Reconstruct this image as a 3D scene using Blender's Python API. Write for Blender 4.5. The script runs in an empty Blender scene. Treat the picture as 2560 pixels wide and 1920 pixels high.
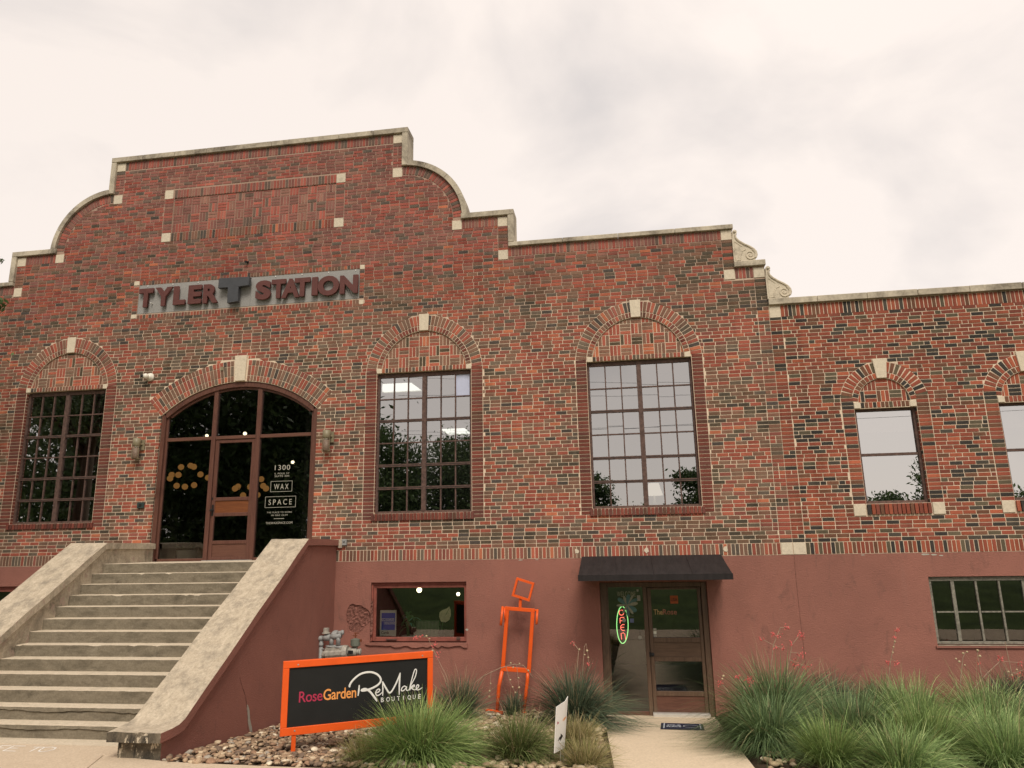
import bpy, math, random
import numpy as np
from mathutils import Vector, Matrix
from mathutils.geometry import tessellate_polygon

random.seed(7); RNG = np.random.default_rng(7)
SC = bpy.context.scene; COL = SC.collection
PI = math.pi

# ------------------------------------------------------------------ camera
cam = bpy.data.cameras.new('camera'); camo = bpy.data.objects.new('camera', cam); COL.objects.link(camo)
CR = Vector((0.9883, 0.15146, -0.01814)); CD = Vector((-0.05061, 0.21338, -0.97566)); CF = Vector((-0.1439, 0.96516, 0.21855))
camo.matrix_world = Matrix(((CR.x, -CD.x, -CF.x, 0), (CR.y, -CD.y, -CF.y, -13.47), (CR.z, -CD.z, -CF.z, 2.53), (0, 0, 0, 1)))
cam.sensor_width = 36; cam.lens = 1775.44 / 2560 * 36; cam.clip_end = 2000; cam.clip_start = 0.05
SC.camera = camo
CAMP = Vector((0, -13.47, 2.53))

# ------------------------------------------------------------------ world: overcast sky over a Nishita sky
SUN_EL, SUN_AZ = math.radians(52), math.radians(164)     # sun behind the camera, a little to the left
w = bpy.data.worlds.new('World'); SC.world = w; w.use_nodes = True
nt = w.node_tree; nt.nodes.clear()
def N(t, **k):
    n = nt.nodes.new(t)
    for a, b in k.items(): setattr(n, a, b)
    return n
sky = N('ShaderNodeTexSky', sky_type='NISHITA', sun_disc=False, sun_elevation=SUN_EL, sun_rotation=PI - SUN_AZ)
tc = N('ShaderNodeTexCoord'); mp = N('ShaderNodeMapping'); mp.inputs['Scale'].default_value = (1.0, 1.0, 1.7)
nz = N('ShaderNodeTexNoise'); nz.inputs['Scale'].default_value = 2.1; nz.inputs['Detail'].default_value = 7; nz.inputs['Roughness'].default_value = .52; nz.inputs['Distortion'].default_value = .5
mp.inputs['Location'].default_value = (-1.987, -4.690, 3.655)
rp = N('ShaderNodeValToRGB'); e = rp.color_ramp.elements
e[0].position = .25; e[0].color = (3.75, 3.50, 3.36, 1); e[1].position = .50; e[1].color = (5.80, 5.18, 4.70, 1)
mx = N('ShaderNodeMix', data_type='RGBA'); mx.inputs['Factor'].default_value = .94
bg = N('ShaderNodeBackground'); bg.inputs['Strength'].default_value = .1
ow = N('ShaderNodeOutputWorld'); L = nt.links.new
L(tc.outputs['Generated'], mp.inputs['Vector']); L(mp.outputs['Vector'], nz.inputs['Vector']); L(nz.outputs['Fac'], rp.inputs['Fac'])
L(sky.outputs['Color'], mx.inputs['A']); L(rp.outputs['Color'], mx.inputs['B']); L(mx.outputs['Result'], bg.inputs['Color']); L(bg.outputs['Background'], ow.inputs['Surface'])
sun = bpy.data.lights.new('sun', 'SUN'); suno = bpy.data.objects.new('sun', sun); COL.objects.link(suno)
sun.energy = 1.5; sun.angle = math.radians(22); sun.color = (1.0, .93, .82)
sd = Vector((math.sin(SUN_AZ) * math.cos(SUN_EL), math.cos(SUN_AZ) * math.cos(SUN_EL), math.sin(SUN_EL)))   # towards the sun
suno.rotation_euler = sd.to_track_quat('Z', 'Y').to_euler(); suno.location = (0, -20, 40)
SC.view_settings.view_transform = 'Standard'; SC.view_settings.look = 'None'; SC.view_settings.exposure = 0.8; SC.view_settings.gamma = 1
SC.view_settings.use_curve_mapping = False
SC.cycles.use_denoising = True
SC.cycles.max_bounces = 6; SC.cycles.transparent_max_bounces = 12

# ------------------------------------------------------------------ materials
def new_mat(name):
    m = bpy.data.materials.new(name); m.use_nodes = True
    t = m.node_tree; t.nodes.clear()
    return m, t
def nd(t, typ, **k):
    n = t.nodes.new(typ)
    for a, b in k.items():
        if a in n.inputs: n.inputs[a].default_value = b
        else: setattr(n, a, b)
    return n
def mixc(t, fac, a, b, mode='MIX'):
    n = t.nodes.new('ShaderNodeMix'); n.data_type = 'RGBA'; n.blend_type = mode
    for s, v in (('Factor', fac), ('A', a), ('B', b)):
        if isinstance(v, bpy.types.NodeSocket): t.links.new(v, n.inputs[s])
        elif s == 'Factor': n.inputs[s].default_value = v
        else: n.inputs[s].default_value = (*v[:3], 1)
    return n.outputs['Result']
def noise(t, scale, detail=4, rough=.55, stretch=(1, 1, 1), distort=0.0, coord='POS', off=(0, 0, 0)):
    if coord == 'POS': src = nd(t, 'ShaderNodeNewGeometry').outputs['Position']
    else: src = nd(t, 'ShaderNodeTexCoord').outputs['Object']
    mpn = nd(t, 'ShaderNodeMapping'); mpn.inputs['Scale'].default_value = stretch; mpn.inputs['Location'].default_value = off
    t.links.new(src, mpn.inputs['Vector'])
    n = nd(t, 'ShaderNodeTexNoise', Scale=scale, Detail=detail, Roughness=rough, Distortion=distort)
    t.links.new(mpn.outputs['Vector'], n.inputs['Vector'])
    return n.outputs['Fac']
def ramp(t, fac, p0, p1, c0=(0, 0, 0), c1=(1, 1, 1)):
    r = nd(t, 'ShaderNodeValToRGB'); t.links.new(fac, r.inputs['Fac'])
    r.color_ramp.elements[0].position = p0; r.color_ramp.elements[0].color = (*c0, 1)
    r.color_ramp.elements[1].position = p1; r.color_ramp.elements[1].color = (*c1, 1)
    return r.outputs['Color']
def finish(m, t, color, rough=.8, spec=.3, bump=None, metallic=0.0, transl=0.0, emit=None):
    b = nd(t, 'ShaderNodeBsdfPrincipled', Roughness=rough, Metallic=metallic); b.inputs['Specular IOR Level'].default_value = spec
    if isinstance(color, bpy.types.NodeSocket): t.links.new(color, b.inputs['Base Color'])
    else: b.inputs['Base Color'].default_value = (*color[:3], 1)
    if bump:
        h, strength, dist = bump
        bn = nd(t, 'ShaderNodeBump', Strength=strength, Distance=dist); t.links.new(h, bn.inputs['Height']); t.links.new(bn.outputs['Normal'], b.inputs['Normal'])
    if emit: b.inputs['Emission Color'].default_value = (*emit[0], 1); b.inputs['Emission Strength'].default_value = emit[1]
    out = b.outputs['BSDF']
    if transl:
        tr = nd(t, 'ShaderNodeBsdfTranslucent'); ms = nd(t, 'ShaderNodeMixShader', Fac=transl)
        if isinstance(color, bpy.types.NodeSocket): t.links.new(color, tr.inputs['Color'])
        else: tr.inputs['Color'].default_value = (*color[:3], 1)
        t.links.new(out, ms.inputs[1]); t.links.new(tr.outputs[0], ms.inputs[2]); out = ms.outputs[0]
    o = nd(t, 'ShaderNodeOutputMaterial'); t.links.new(out, o.inputs['Surface'])
    return m
def plain(name, c, rough=.6, spec=.3, var=.18, scale=6, bump=.0, metallic=0.0, emit=None, stretch=(1, 1, 1), c2=None, coord='POS'):
    """one paint or material with a soft mottling and optional fine relief"""
    m, t = new_mat(name)
    f = noise(t, scale, 6, .6, stretch, .3, coord)
    lo = tuple(x * (1 - var) for x in c) if c2 is None else c2
    hi = tuple(min(1, x * (1 + var)) for x in c)
    col = mixc(t, ramp(t, f, .3, .7), lo, hi)
    bp = (noise(t, scale * 9, 3, .6, stretch, 0, coord), bump, .01) if bump else None
    return finish(m, t, col, rough, spec, bp, metallic, 0, emit)
def emitter(name, c, s):
    m, t = new_mat(name); em = nd(t, 'ShaderNodeEmission', Strength=s); em.inputs['Color'].default_value = (*c, 1)
    o = nd(t, 'ShaderNodeOutputMaterial'); t.links.new(em.outputs[0], o.inputs['Surface']); return m
def glass(name, fac, tint, gl=(1, 1, 1), wob=.0, rough=0.0):
    m, t = new_mat(name)
    tr = nd(t, 'ShaderNodeBsdfTransparent'); tr.inputs['Color'].default_value = (*tint, 1)
    g = nd(t, 'ShaderNodeBsdfGlossy', Roughness=rough); g.inputs['Color'].default_value = (*gl, 1)
    if wob:
        h = noise(t, 1.6, 1, .4, coord='POS'); bn = nd(t, 'ShaderNodeBump', Strength=wob, Distance=.05); t.links.new(h, bn.inputs['Height']); t.links.new(bn.outputs['Normal'], g.inputs['Normal'])
    lw = nd(t, 'ShaderNodeFresnel', IOR=1.5)
    mr = nd(t, 'ShaderNodeMapRange'); mr.inputs['From Min'].default_value = .04; mr.inputs['From Max'].default_value = 1; mr.inputs['To Min'].default_value = fac; mr.inputs['To Max'].default_value = 1
    t.links.new(lw.outputs[0], mr.inputs['Value'])
    ms = nd(t, 'ShaderNodeMixShader'); t.links.new(mr.outputs[0], ms.inputs[0]); t.links.new(tr.outputs[0], ms.inputs[1]); t.links.new(g.outputs[0], ms.inputs[2])
    o = nd(t, 'ShaderNodeOutputMaterial'); t.links.new(ms.outputs[0], o.inputs['Surface']); return m

def brick_material():
    m, t = new_mat('brick')
    a = nd(t, 'ShaderNodeAttribute'); a.attribute_name = 'tone'
    oi = nd(t, 'ShaderNodeObjectInfo')
    v = nd(t, 'ShaderNodeMapRange'); v.inputs['To Min'].default_value = .86; v.inputs['To Max'].default_value = 1.14; t.links.new(oi.outputs['Random'], v.inputs['Value'])
    c = mixc(t, 1.0, a.outputs['Color'], v.outputs[0], 'MULTIPLY')
    f = noise(t, 55, 4, .65, (1, 1, 1.6)); c = mixc(t, 1.0, c, ramp(t, f, .25, .75, (.72, .72, .72), (1.25, 1.22, 1.2)), 'MULTIPLY')
    g = noise(t, .55, 5, .6, (1, 1, 1.3)); c = mixc(t, 1.0, c, ramp(t, g, .3, .7, (.84, .84, .86), (1.14, 1.1, 1.08)), 'MULTIPLY')
    s = noise(t, 1.1, 5, .7, (2.2, 1, .35), .6, off=(3, 0, 1)); c = mixc(t, ramp(t, s, .64, .80, (0, 0, 0), (.35, .35, .35)), c, (.40, .33, .26))   # pale bloom and drips
    k = noise(t, 1.0, 5, .65, (4.5, 1, .22), .2, off=(1, 0, 6)); c = mixc(t, 1.0, c, ramp(t, k, .45, .75, (1.06, 1.05, 1.05), (.70, .68, .68)), 'MULTIPLY')      # sooty rain streaks
    return finish(m, t, c, .9, .15, (f, .5, .004))
def mortar_material():
    m, t = new_mat('mortar')
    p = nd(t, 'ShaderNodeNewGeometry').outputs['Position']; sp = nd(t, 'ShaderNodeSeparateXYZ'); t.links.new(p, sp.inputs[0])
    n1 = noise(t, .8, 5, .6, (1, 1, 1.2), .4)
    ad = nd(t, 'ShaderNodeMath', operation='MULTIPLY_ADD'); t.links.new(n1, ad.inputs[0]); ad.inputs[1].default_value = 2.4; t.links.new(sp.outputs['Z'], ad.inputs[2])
    # older weathered pointing, its recess shade put into the brown tone: everything above about 7 m, but not the newer wing on the right
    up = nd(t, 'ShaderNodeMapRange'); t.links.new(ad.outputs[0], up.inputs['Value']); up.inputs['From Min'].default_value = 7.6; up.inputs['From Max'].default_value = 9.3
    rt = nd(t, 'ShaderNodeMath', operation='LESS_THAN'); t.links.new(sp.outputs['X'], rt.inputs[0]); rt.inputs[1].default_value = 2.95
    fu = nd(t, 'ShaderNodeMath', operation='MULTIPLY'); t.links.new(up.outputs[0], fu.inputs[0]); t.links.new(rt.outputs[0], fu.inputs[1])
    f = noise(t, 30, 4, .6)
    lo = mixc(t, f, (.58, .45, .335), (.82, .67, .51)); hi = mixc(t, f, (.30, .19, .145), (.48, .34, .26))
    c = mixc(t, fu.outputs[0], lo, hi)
    s = noise(t, 2.2, 5, .65, off=(5, 0, 2)); c = mixc(t, ramp(t, s, .55, .75), c, mixc(t, .45, c, (.16, .11, .085)))
    return finish(m, t, c, .95, .1, (f, .6, .006))
def limestone(name, base=(.62, .54, .42), dirt=(.17, .145, .11), amount=(.50, .72), sc=2.4):
    m, t = new_mat(name)
    f = noise(t, sc, 7, .68, (1, 1, .8), .6); g = noise(t, 22, 5, .6)
    c = mixc(t, ramp(t, g, .3, .7), tuple(x * .88 for x in base), tuple(min(1, x * 1.08) for x in base))
    c = mixc(t, ramp(t, f, *amount), c, mixc(t, ramp(t, g, .35, .65), dirt, tuple(x * 2.0 for x in dirt)))
    return finish(m, t, c, .92, .15, (g, .45, .006))
def stucco_material(name='stucco', base=(.300, .133, .103)):
    m, t = new_mat(name)
    f = noise(t, 30, 6, .66, (1, 1, 2.6), .8); big = noise(t, .7, 5, .62, (1, 1, 1), .5); sm = noise(t, 3.0, 5, .7, (1.6, 1, .7), .8, off=(2, 0, 4))
    drip = noise(t, 1.5, 4, .6, (3.0, 3.0, .16), .2, off=(1, 0, 0))
    c = mixc(t, ramp(t, big, .3, .7), tuple(x * .86 for x in base), (base[0] * 1.15, base[1] * 1.12, base[2] * 1.10))
    c = mixc(t, ramp(t, sm, .56, .74, (0, 0, 0), (.75, .75, .75)), c, (.19, .095, .076))
    c = mixc(t, ramp(t, drip, .60, .82, (0, 0, 0), (.45, .45, .45)), c, (.30, .145, .115))
    ch = noise(t, 5.5, 3, .5, off=(9, 1, 3)); c = mixc(t, ramp(t, ch, .785, .80), c, (.55, .40, .33))      # chipped paint
    return finish(m, t, c, .88, .18, (f, .75, .014))
def concrete(name, a, b, dirt, amount=(.5, .75), sc=2.0, stretch=(1, 1, 1), bump=.5, fleck=None, distort=.5):
    m, t = new_mat(name)
    f = noise(t, sc, 8, .72, stretch, distort); g = noise(t, 38, 5, .65); h = noise(t, 9, 7, .75, stretch, .2, off=(4, 2, 0))
    c = mixc(t, ramp(t, h, .3, .7), a, b)
    c = mixc(t, ramp(t, f, *amount), c, dirt)
    c = mixc(t, 1.0, c, ramp(t, g, .25, .75, (.8, .8, .8), (1.18, 1.18, 1.18)), 'MULTIPLY')
    if fleck:
        k = noise(t, 11, 5, .75, (1, 1, .5), .3, off=(7, 7, 7)); c = mixc(t, ramp(t, k, .56, .62), c, fleck)
    return finish(m, t, c, .9, .2, (g, bump, .006))
def wood(name, a, b, along='Z', rough=.45, spec=.35):
    m, t = new_mat(name)
    st = {'Z': (9, 9, .7), 'X': (.7, 9, 9)}[along]
    f = noise(t, 3.2, 6, .65, st, 1.2); g = noise(t, 1.3, 4, .6, (1, 1, 1), .4, off=(2, 2, 2))
    c = mixc(t, ramp(t, f, .3, .7), a, b); c = mixc(t, ramp(t, g, .55, .8, (0, 0, 0), (.6, .6, .6)), c, tuple(x * .45 for x in a))
    return finish(m, t, c, rough, spec, (f, .25, .004))
def tone_mat(name, rough=.6, spec=.2, transl=0.0, sc=30, amt=.22):
    m, t = new_mat(name)
    a = nd(t, 'ShaderNodeAttribute'); a.attribute_name = 'tone'
    f = noise(t, sc, 4, .6)
    c = mixc(t, 1.0, a.outputs['Color'], ramp(t, f, .3, .7, (1 - amt,) * 3, (1 + amt,) * 3), 'MULTIPLY')
    return finish(m, t, c, rough, spec, (f, .3, .004), 0, transl)

M = dict(
    brick=brick_material(), mortar=mortar_material(), lime=limestone('limestone'), cleanlime=limestone('pale limestone', (.66, .57, .44), (.36, .31, .24), (.58, .85), 3),
    coping=limestone('weathered limestone coping', (.56, .49, .38), (.12, .10, .078), (.40, .68), 1.7),
    stucco=stucco_material(), stucco_red=plain('red painted timber', (.27, .085, .062), .6, .3, .25, 9, .3),
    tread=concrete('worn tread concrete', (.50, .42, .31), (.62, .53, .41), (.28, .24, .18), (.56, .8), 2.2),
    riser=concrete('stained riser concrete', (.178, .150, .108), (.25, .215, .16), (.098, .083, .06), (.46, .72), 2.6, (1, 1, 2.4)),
    cap=concrete('rough coping concrete', (.36, .295, .215), (.57, .485, .37), (.235, .20, .155), (.47, .72), 4.5, (1.3, .9, 1), .9, distort=.15),
    cheek=concrete('pale cheek concrete', (.40, .335, .25), (.50, .43, .33), (.16, .135, .10), (.45, .7), 3.0, (1, 1, .7), .7, (.36, .27, .22)),
    mossy=concrete('blackened pier concrete', (.14, .115, .082), (.21, .175, .13), (.05, .044, .036), (.42, .62), 5, (1, 1, .5), .9, (.58, .50, .38)),
    slab=concrete('sidewalk concrete', (.50, .395, .285), (.57, .46, .34), (.40, .31, .22), (.55, .9), 1.1),
    wood=wood('brown stained door wood', (.088, .036, .026), (.150, .066, .046)), woodx=wood('brown rail wood', (.095, .040, .028), (.165, .075, .05), 'X'),
    panelw=wood('orange brown panel wood', (.12, .042, .020), (.23, .082, .032), 'X', .35), oldwood=wood('weathered brown wood', (.085, .052, .034), (.17, .105, .068)),
    oldwoodx=wood('weathered rail wood', (.09, .055, .036), (.18, .11, .07), 'X'),
    steel=plain('rusty brown window steel', (.105, .062, .050), .6, .3, .45, 14, .3), dark=plain('black painted steel', (.018, .017, .017), .5, .3),
    greywood=plain('grey peeling window paint', (.22, .205, .165), .75, .2, .4, 18, .4),
    pane=glass('window glass', .42, (.50, .53, .50), wob=.015), doorglass=glass('dark door glass', .16, (.45, .46, .45), wob=.01), shopglass=glass('shop glass', .12, (.86, .88, .84), wob=.02),
    clear=glass('clear pane', .43, (.5, .5, .5)), wingpane=glass('wing pane', .60, (.5, .5, .5)), film=plain('bluish film on pane', (.50, .53, .68), .25, .5, .05),
    awning=plain('black awning cloth', (.021, .017, .017), .7, .25, .3, 3, .2, stretch=(5, 1, .4)), orange=plain('orange enamel', (.80, .105, .012), .42, .4, .07, 5),
    black=plain('matte black board', (.015, .015, .0145), .6, .25, .1), white=plain('white paint', (.78, .76, .72), .5, .3, .05), ivory=plain('warm white plastic', (.72, .68, .58), .4, .4, .06),
    screen=plain('grey perforated sign metal', (.30, .29, .275), .55, .4, .12, 60, .3), letter=plain('brown sign letter', (.115, .040, .034), .55, .3, .12, 8), letterb=plain('slate sign letter', (.060, .063, .070), .45, .35, .12, 8),
    crimson=plain('crimson print', (.42, .032, .080), .5, .3, .03), gold=plain('pale orange print', (.82, .33, .09), .5, .3, .03), vinyl=plain('white vinyl', (.40, .38, .32), .6, .2, .12, 25), goldv=plain('tan vinyl', (.55, .36, .16), .6, .2, .1),
    rosev=plain('dusty rose vinyl', (.42, .17, .11), .6, .2, .1), chalk=plain('white chalk paint', (.80, .77, .72), .9, .1, .1, 30),
    greymetal=plain('grey meter paint', (.29, .29, .28), .5, .4, .22, 12, .2), paleMetal=plain('pale cast metal', (.36, .335, .285), .55, .4, .3, 20, .3), greencap=plain('grey green regulator', (.13, .145, .115), .5, .4, .2),
    rust=plain('rust', (.16, .05, .022), .8, .2, .4, 30, .4), tan=plain('tan sconce enamel', (.22, .185, .115), .45, .4, .12), mesh=plain('bronze sconce mesh', (.17, .115, .08), .55, .4, .25, 40, .3),
    soil=plain('dark soil', (.085, .062, .042), .95, .1, .4, 5, .6), lawn=plain('lawn', (.060, .088, .026), .9, .1, .4, 1.5, .5, c2=(.035, .055, .017)), asphalt=plain('asphalt', (.052, .050, .048), .9, .2, .2, 3, .4),
    bark=plain('grey bark', (.085, .068, .052), .9, .1, .4, 12, .6), leaf=tone_mat('leaf', .55, .25, .25), blade=tone_mat('grass blade', .55, .25, .22, 12, .15), pebble=tone_mat('pebble', .7, .3, 0, 40, .22),
    coral=plain('coral blossom', (.66, .14, .13), .6, .2, .25, 40), pod=plain('pale seed pod', (.45, .36, .22), .7, .2, .25, 30), stalk=plain('dry flower stalk', (.34, .235, .165), .7, .2, .3, 20),
    room=plain('dark room plaster', (.11, .105, .095), .9, .1, .2), green=plain('lawn reflection green wall', (.055, .080, .032), .9, .1, .25), floorb=plain('dark timber floor', (.03, .022, .016), .5, .3), rooflike=plain('grey roof felt', (.14, .135, .13), .9, .1),
    bulb=emitter('warm bulb', (1.0, .84, .55), 3.0), globe=emitter('amber globe', (.62, .28, .08), .40), skyl=emitter('skylight daylight', (1.0, .96, .9), 1.3), neonr=emitter('red neon', (1.0, .17, .12), 1.2), neong=emitter('green neon', (.38, .95, .30), .85),
    blue=plain('blue card print', (.05, .12, .55), .4, .4, .08), navy=plain('navy doormat', (.030, .029, .060), .9, .1, .2, 40, .5), cardw=plain('grey card', (.72, .73, .62), .6, .2, .05), cardblue=plain('pale lettering', (.62, .66, .74), .5, .3, .04),
    teal=plain('teal window decal', (.10, .20, .19), .6, .2, .25, 20), tealp=plain('pale decal', (.32, .32, .23), .6, .2, .2, 20), plantg=plain('dark strap leaf', (.09, .20, .07), .5, .3, .3, 10), tealleaf=plain('blue green strap leaf', (.16, .46, .38), .5, .3, .2, 10), cream=plain('cream leaf', (.72, .66, .40), .6, .2, .2, 15),
    wire=plain('black wire', (.02, .02, .02), .6, .3), aluminium=plain('aluminium threshold', (.62, .60, .56), .35, .5, .08, 10, 0, .4), broken=plain('raw broken stucco', (.23, .105, .082), .95, .1, .5, 22, .9), straw=tone_mat('straw', .7, .2, .2, 12, .2),
)

# ------------------------------------------------------------------ mesh helpers
class MB:
    def __init__(s): s.v = []; s.f = []; s.m = []; s.tone = None
    def face(s, pts, mi=0):
        b = len(s.v); s.v.extend(tuple(p) for p in pts); s.f.append(tuple(range(b, b + len(pts)))); s.m.append(mi)
    def box(s, x0, x1, y0, y1, z0, z1, mi=0, M4=None, bev=0.0):
        c = [(x, y, z) for z in (z0, z1) for y in (y0, y1) for x in (x0, x1)]
        if M4 is not None: c = [tuple(M4 @ Vector(p)) for p in c]
        b = len(s.v); s.v.extend(c)
        for q in ((0, 2, 3, 1), (4, 5, 7, 6), (0, 1, 5, 4), (2, 6, 7, 3), (0, 4, 6, 2), (1, 3, 7, 5)): s.f.append(tuple(b + i for i in q)); s.m.append(mi)
        return s
    def prism(s, poly, y0, y1, mi=0, plane='XZ', side=None, back=True, M4=None):
        """polygon in a plane swept along the third axis; front face at y0"""
        def P(a, b, d):
            p = (a, d, b) if plane == 'XZ' else ((d, a, b) if plane == 'YZ' else (a, b, d))
            return tuple(M4 @ Vector(p)) if M4 is not None else p
        n = len(poly); b = len(s.v)
        s.v.extend(P(a, c, y0) for a, c in poly); s.v.extend(P(a, c, y1) for a, c in poly)
        s.f.append(tuple(range(b, b + n))); s.m.append(mi)
        if back: s.f.append(tuple(range(b + 2 * n - 1, b + n - 1, -1))); s.m.append(mi)
        for i in range(n):
            j = (i + 1) % n; s.f.append((b + i, b + n + i, b + n + j, b + j)); s.m.append(mi if side is None else side)
        return s
    def tube(s, pts, r, seg=8, mi=0, caps=True, flat=None):
        pts = [Vector(p) for p in pts]; rr = r if isinstance(r, (list, tuple)) else [r] * len(pts)
        b = len(s.v); up = None
        for i, p in enumerate(pts):
            d = (pts[min(i + 1, len(pts) - 1)] - pts[max(i - 1, 0)]).normalized()
            if up is None: up = d.orthogonal().normalized()
            up = (up - d * up.dot(d)); up = up.normalized() if up.length > 1e-6 else d.orthogonal().normalized()
            sd_ = d.cross(up)
            for k in range(seg):
                a = 2 * PI * k / seg; o = (up * math.cos(a) + sd_ * math.sin(a)) * rr[i]
                if flat is not None: o = o - flat[0] * o.dot(flat[0]) * (1 - flat[1])
                s.v.append(tuple(p + o))
        for i in range(len(pts) - 1):
            for k in range(seg):
                k2 = (k + 1) % seg; s.f.append((b + i * seg + k, b + i * seg + k2, b + (i + 1) * seg + k2, b + (i + 1) * seg + k)); s.m.append(mi)
        if caps:
            s.f.append(tuple(b + k for k in reversed(range(seg)))); s.m.append(mi)
            s.f.append(tuple(b + (len(pts) - 1) * seg + k for k in range(seg))); s.m.append(mi)
        return s
    def lathe(s, prof, c, axis=(0, 0, 1), seg=16, mi=0):
        """profile of (distance along axis, radius)"""
        ax = Vector(axis).normalized(); u = ax.orthogonal().normalized(); v = ax.cross(u); c = Vector(c); b = len(s.v)
        for h, r in prof:
            for k in range(seg):
                a = 2 * PI * k / seg; s.v.append(tuple(c + ax * h + (u * math.cos(a) + v * math.sin(a)) * r))
        for i in range(len(prof) - 1):
            for k in range(seg):
                k2 = (k + 1) % seg; s.f.append((b + i * seg + k, b + i * seg + k2, b + (i + 1) * seg + k2, b + (i + 1) * seg + k)); s.m.append(mi)
        s.f.append(tuple(b + k for k in reversed(range(seg)))); s.m.append(mi)
        s.f.append(tuple(b + (len(prof) - 1) * seg + k for k in range(seg))); s.m.append(mi)
        return s
    def ball(s, c, r, seg=12, rings=8, mi=0, sz=1.0):
        prof = [(-r * sz * math.cos(PI * i / rings), max(1e-4, r * math.sin(PI * i / rings))) for i in range(rings + 1)]
        return s.lathe(prof, c, (0, 0, 1), seg, mi)
    def mesh(s, name, mats, smooth=False, off=None):
        me = bpy.data.meshes.new(name)
        v = s.v if off is None else [(p[0] - off[0], p[1] - off[1], p[2] - off[2]) for p in s.v]
        me.from_pydata(v, [], s.f); mats = mats if isinstance(mats, (list, tuple)) else [mats]
        for m_ in mats: me.materials.append(M[m_] if isinstance(m_, str) else m_)
        if len(mats) > 1: me.polygons.foreach_set('material_index', s.m)
        if smooth: me.polygons.foreach_set('use_smooth', [True] * len(me.polygons))
        if s.tone is not None:
            at = me.attributes.new('tone', 'FLOAT_COLOR', 'POINT'); at.data.foreach_set('color', np.asarray(s.tone, np.float32).ravel())
        me.update(); return me
    def build(s, name, mats, parent=None, smooth=False, bev=0.0, label=None):
        a = np.array(s.v); lo = a.min(0); hi = a.max(0); c = ((lo[0] + hi[0]) / 2, (lo[1] + hi[1]) / 2, lo[2])
        o = link(name, s.mesh(name, mats, smooth, c), parent, c)
        if bev:
            md = o.modifiers.new('bevel', 'BEVEL'); md.width = bev; md.segments = 1; md.limit_method = 'ANGLE'; md.angle_limit = math.radians(40)
        if label: o['label'] = label
        return o
def link(name, data, parent=None, loc=(0, 0, 0)):
    o = bpy.data.objects.new(name, data); COL.objects.link(o); o.location = loc
    if parent is not None: put(o, parent)
    return o
def put(o, parent):
    o.parent = parent; o.matrix_parent_inverse = Matrix.Translation(-Vector(parent.location))
def tag(o, label, cat, group=None):
    o['label'] = label; o['category'] = cat
    if group: o['group'] = group
    return o
def thing(name, label, cat, loc, group=None):
    o = bpy.data.objects.new(name, None); COL.objects.link(o); o.location = loc; o.empty_display_size = .1
    return tag(o, label, cat, group)
def struct(o, kind='structure'): o['kind'] = kind; return o
def arc(cx, cz, r, a0, a1, n): return [(cx + r * math.cos(a0 + (a1 - a0) * i / n), cz + r * math.sin(a0 + (a1 - a0) * i / n)) for i in range(n + 1)]
def text_mesh(name, s, mats, x0, x1, z0, z1, y, depth=.002, bold=0.0, M4=None, parent=None, space=1.0, shear=0.0, bevel=0.0):
    """lettering fitted into the box x0..x1, z0..z1 of a plane facing -Y (or of M4's local XZ plane)"""
    cu = bpy.data.curves.new(name, 'FONT'); cu.body = s; cu.extrude = .05; cu.offset = bold; cu.space_character = space; cu.shear = shear; cu.bevel_depth = bevel; cu.resolution_u = 4
    o = bpy.data.objects.new(name, cu); COL.objects.link(o); bpy.context.view_layer.update()
    me = bpy.data.meshes.new_from_object(o.evaluated_get(bpy.context.evaluated_depsgraph_get())); bpy.data.objects.remove(o); bpy.data.curves.remove(cu)
    n = len(me.vertices); a = np.zeros(n * 3, np.float32); me.vertices.foreach_get('co', a); a = a.reshape(-1, 3)
    lo, hi = a.min(0), a.max(0); u = (a - lo) / np.maximum(hi - lo, 1e-6)
    p = np.stack([x0 + u[:, 0] * (x1 - x0), y - u[:, 2] * depth, z0 + u[:, 1] * (z1 - z0)], 1)
    if M4 is not None:
        q = np.array(M4); p = p @ q[:3, :3].T + q[:3, 3]
    c = p.mean(0); me.vertices.foreach_set('co', (p - c).astype(np.float32).ravel()); me.materials.clear(); me.materials.append(M[mats]); me.update(); me.name = name
    return link(name, me, parent, tuple(float(k) for k in c))

# ------------------------------------------------------------------ the brick building
B = thing('brick_building', 'red brick building with stepped curved gable above a painted stucco base', 'building', (-4, 0, -.4))
AX = -7.75                                            # axis of the gable
mir = lambda x: 2 * AX - x
PAL_MAIN = [((0.336, 0.101, 0.069), 30), ((0.392, 0.121, 0.077), 10), ((0.470, 0.162, 0.088), 3), ((0.230, 0.125, 0.086), 32), ((0.202, 0.125, 0.088), 19), ((0.269, 0.099, 0.075), 15), ((0.125, 0.102, 0.080), 9), ((0.088, 0.076, 0.066), 5), ((0.159, 0.125, 0.092), 8)]
PAL_UP = [((0.278, 0.118, 0.096), 30), ((0.371, 0.113, 0.086), 24), ((0.232, 0.110, 0.091), 22), ((0.394, 0.132, 0.096), 5), ((0.162, 0.115, 0.091), 9), ((0.290, 0.150, 0.114), 14), ((0.128, 0.106, 0.086), 3)]
PAL_WING = [((0.281, 0.082, 0.052), 34), ((0.326, 0.098, 0.057), 16), ((0.228, 0.076, 0.052), 18), ((0.174, 0.087, 0.055), 14), ((0.052, 0.048, 0.043), 15), ((0.077, 0.070, 0.057), 8), ((0.123, 0.105, 0.069), 8), ((0.394, 0.118, 0.065), 4)]
PAL_JAMB = [((0.188, 0.062, 0.045), 30), ((0.219, 0.070, 0.051), 20), ((0.156, 0.064, 0.051), 20), ((0.125, 0.064, 0.045), 8)]
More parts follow.
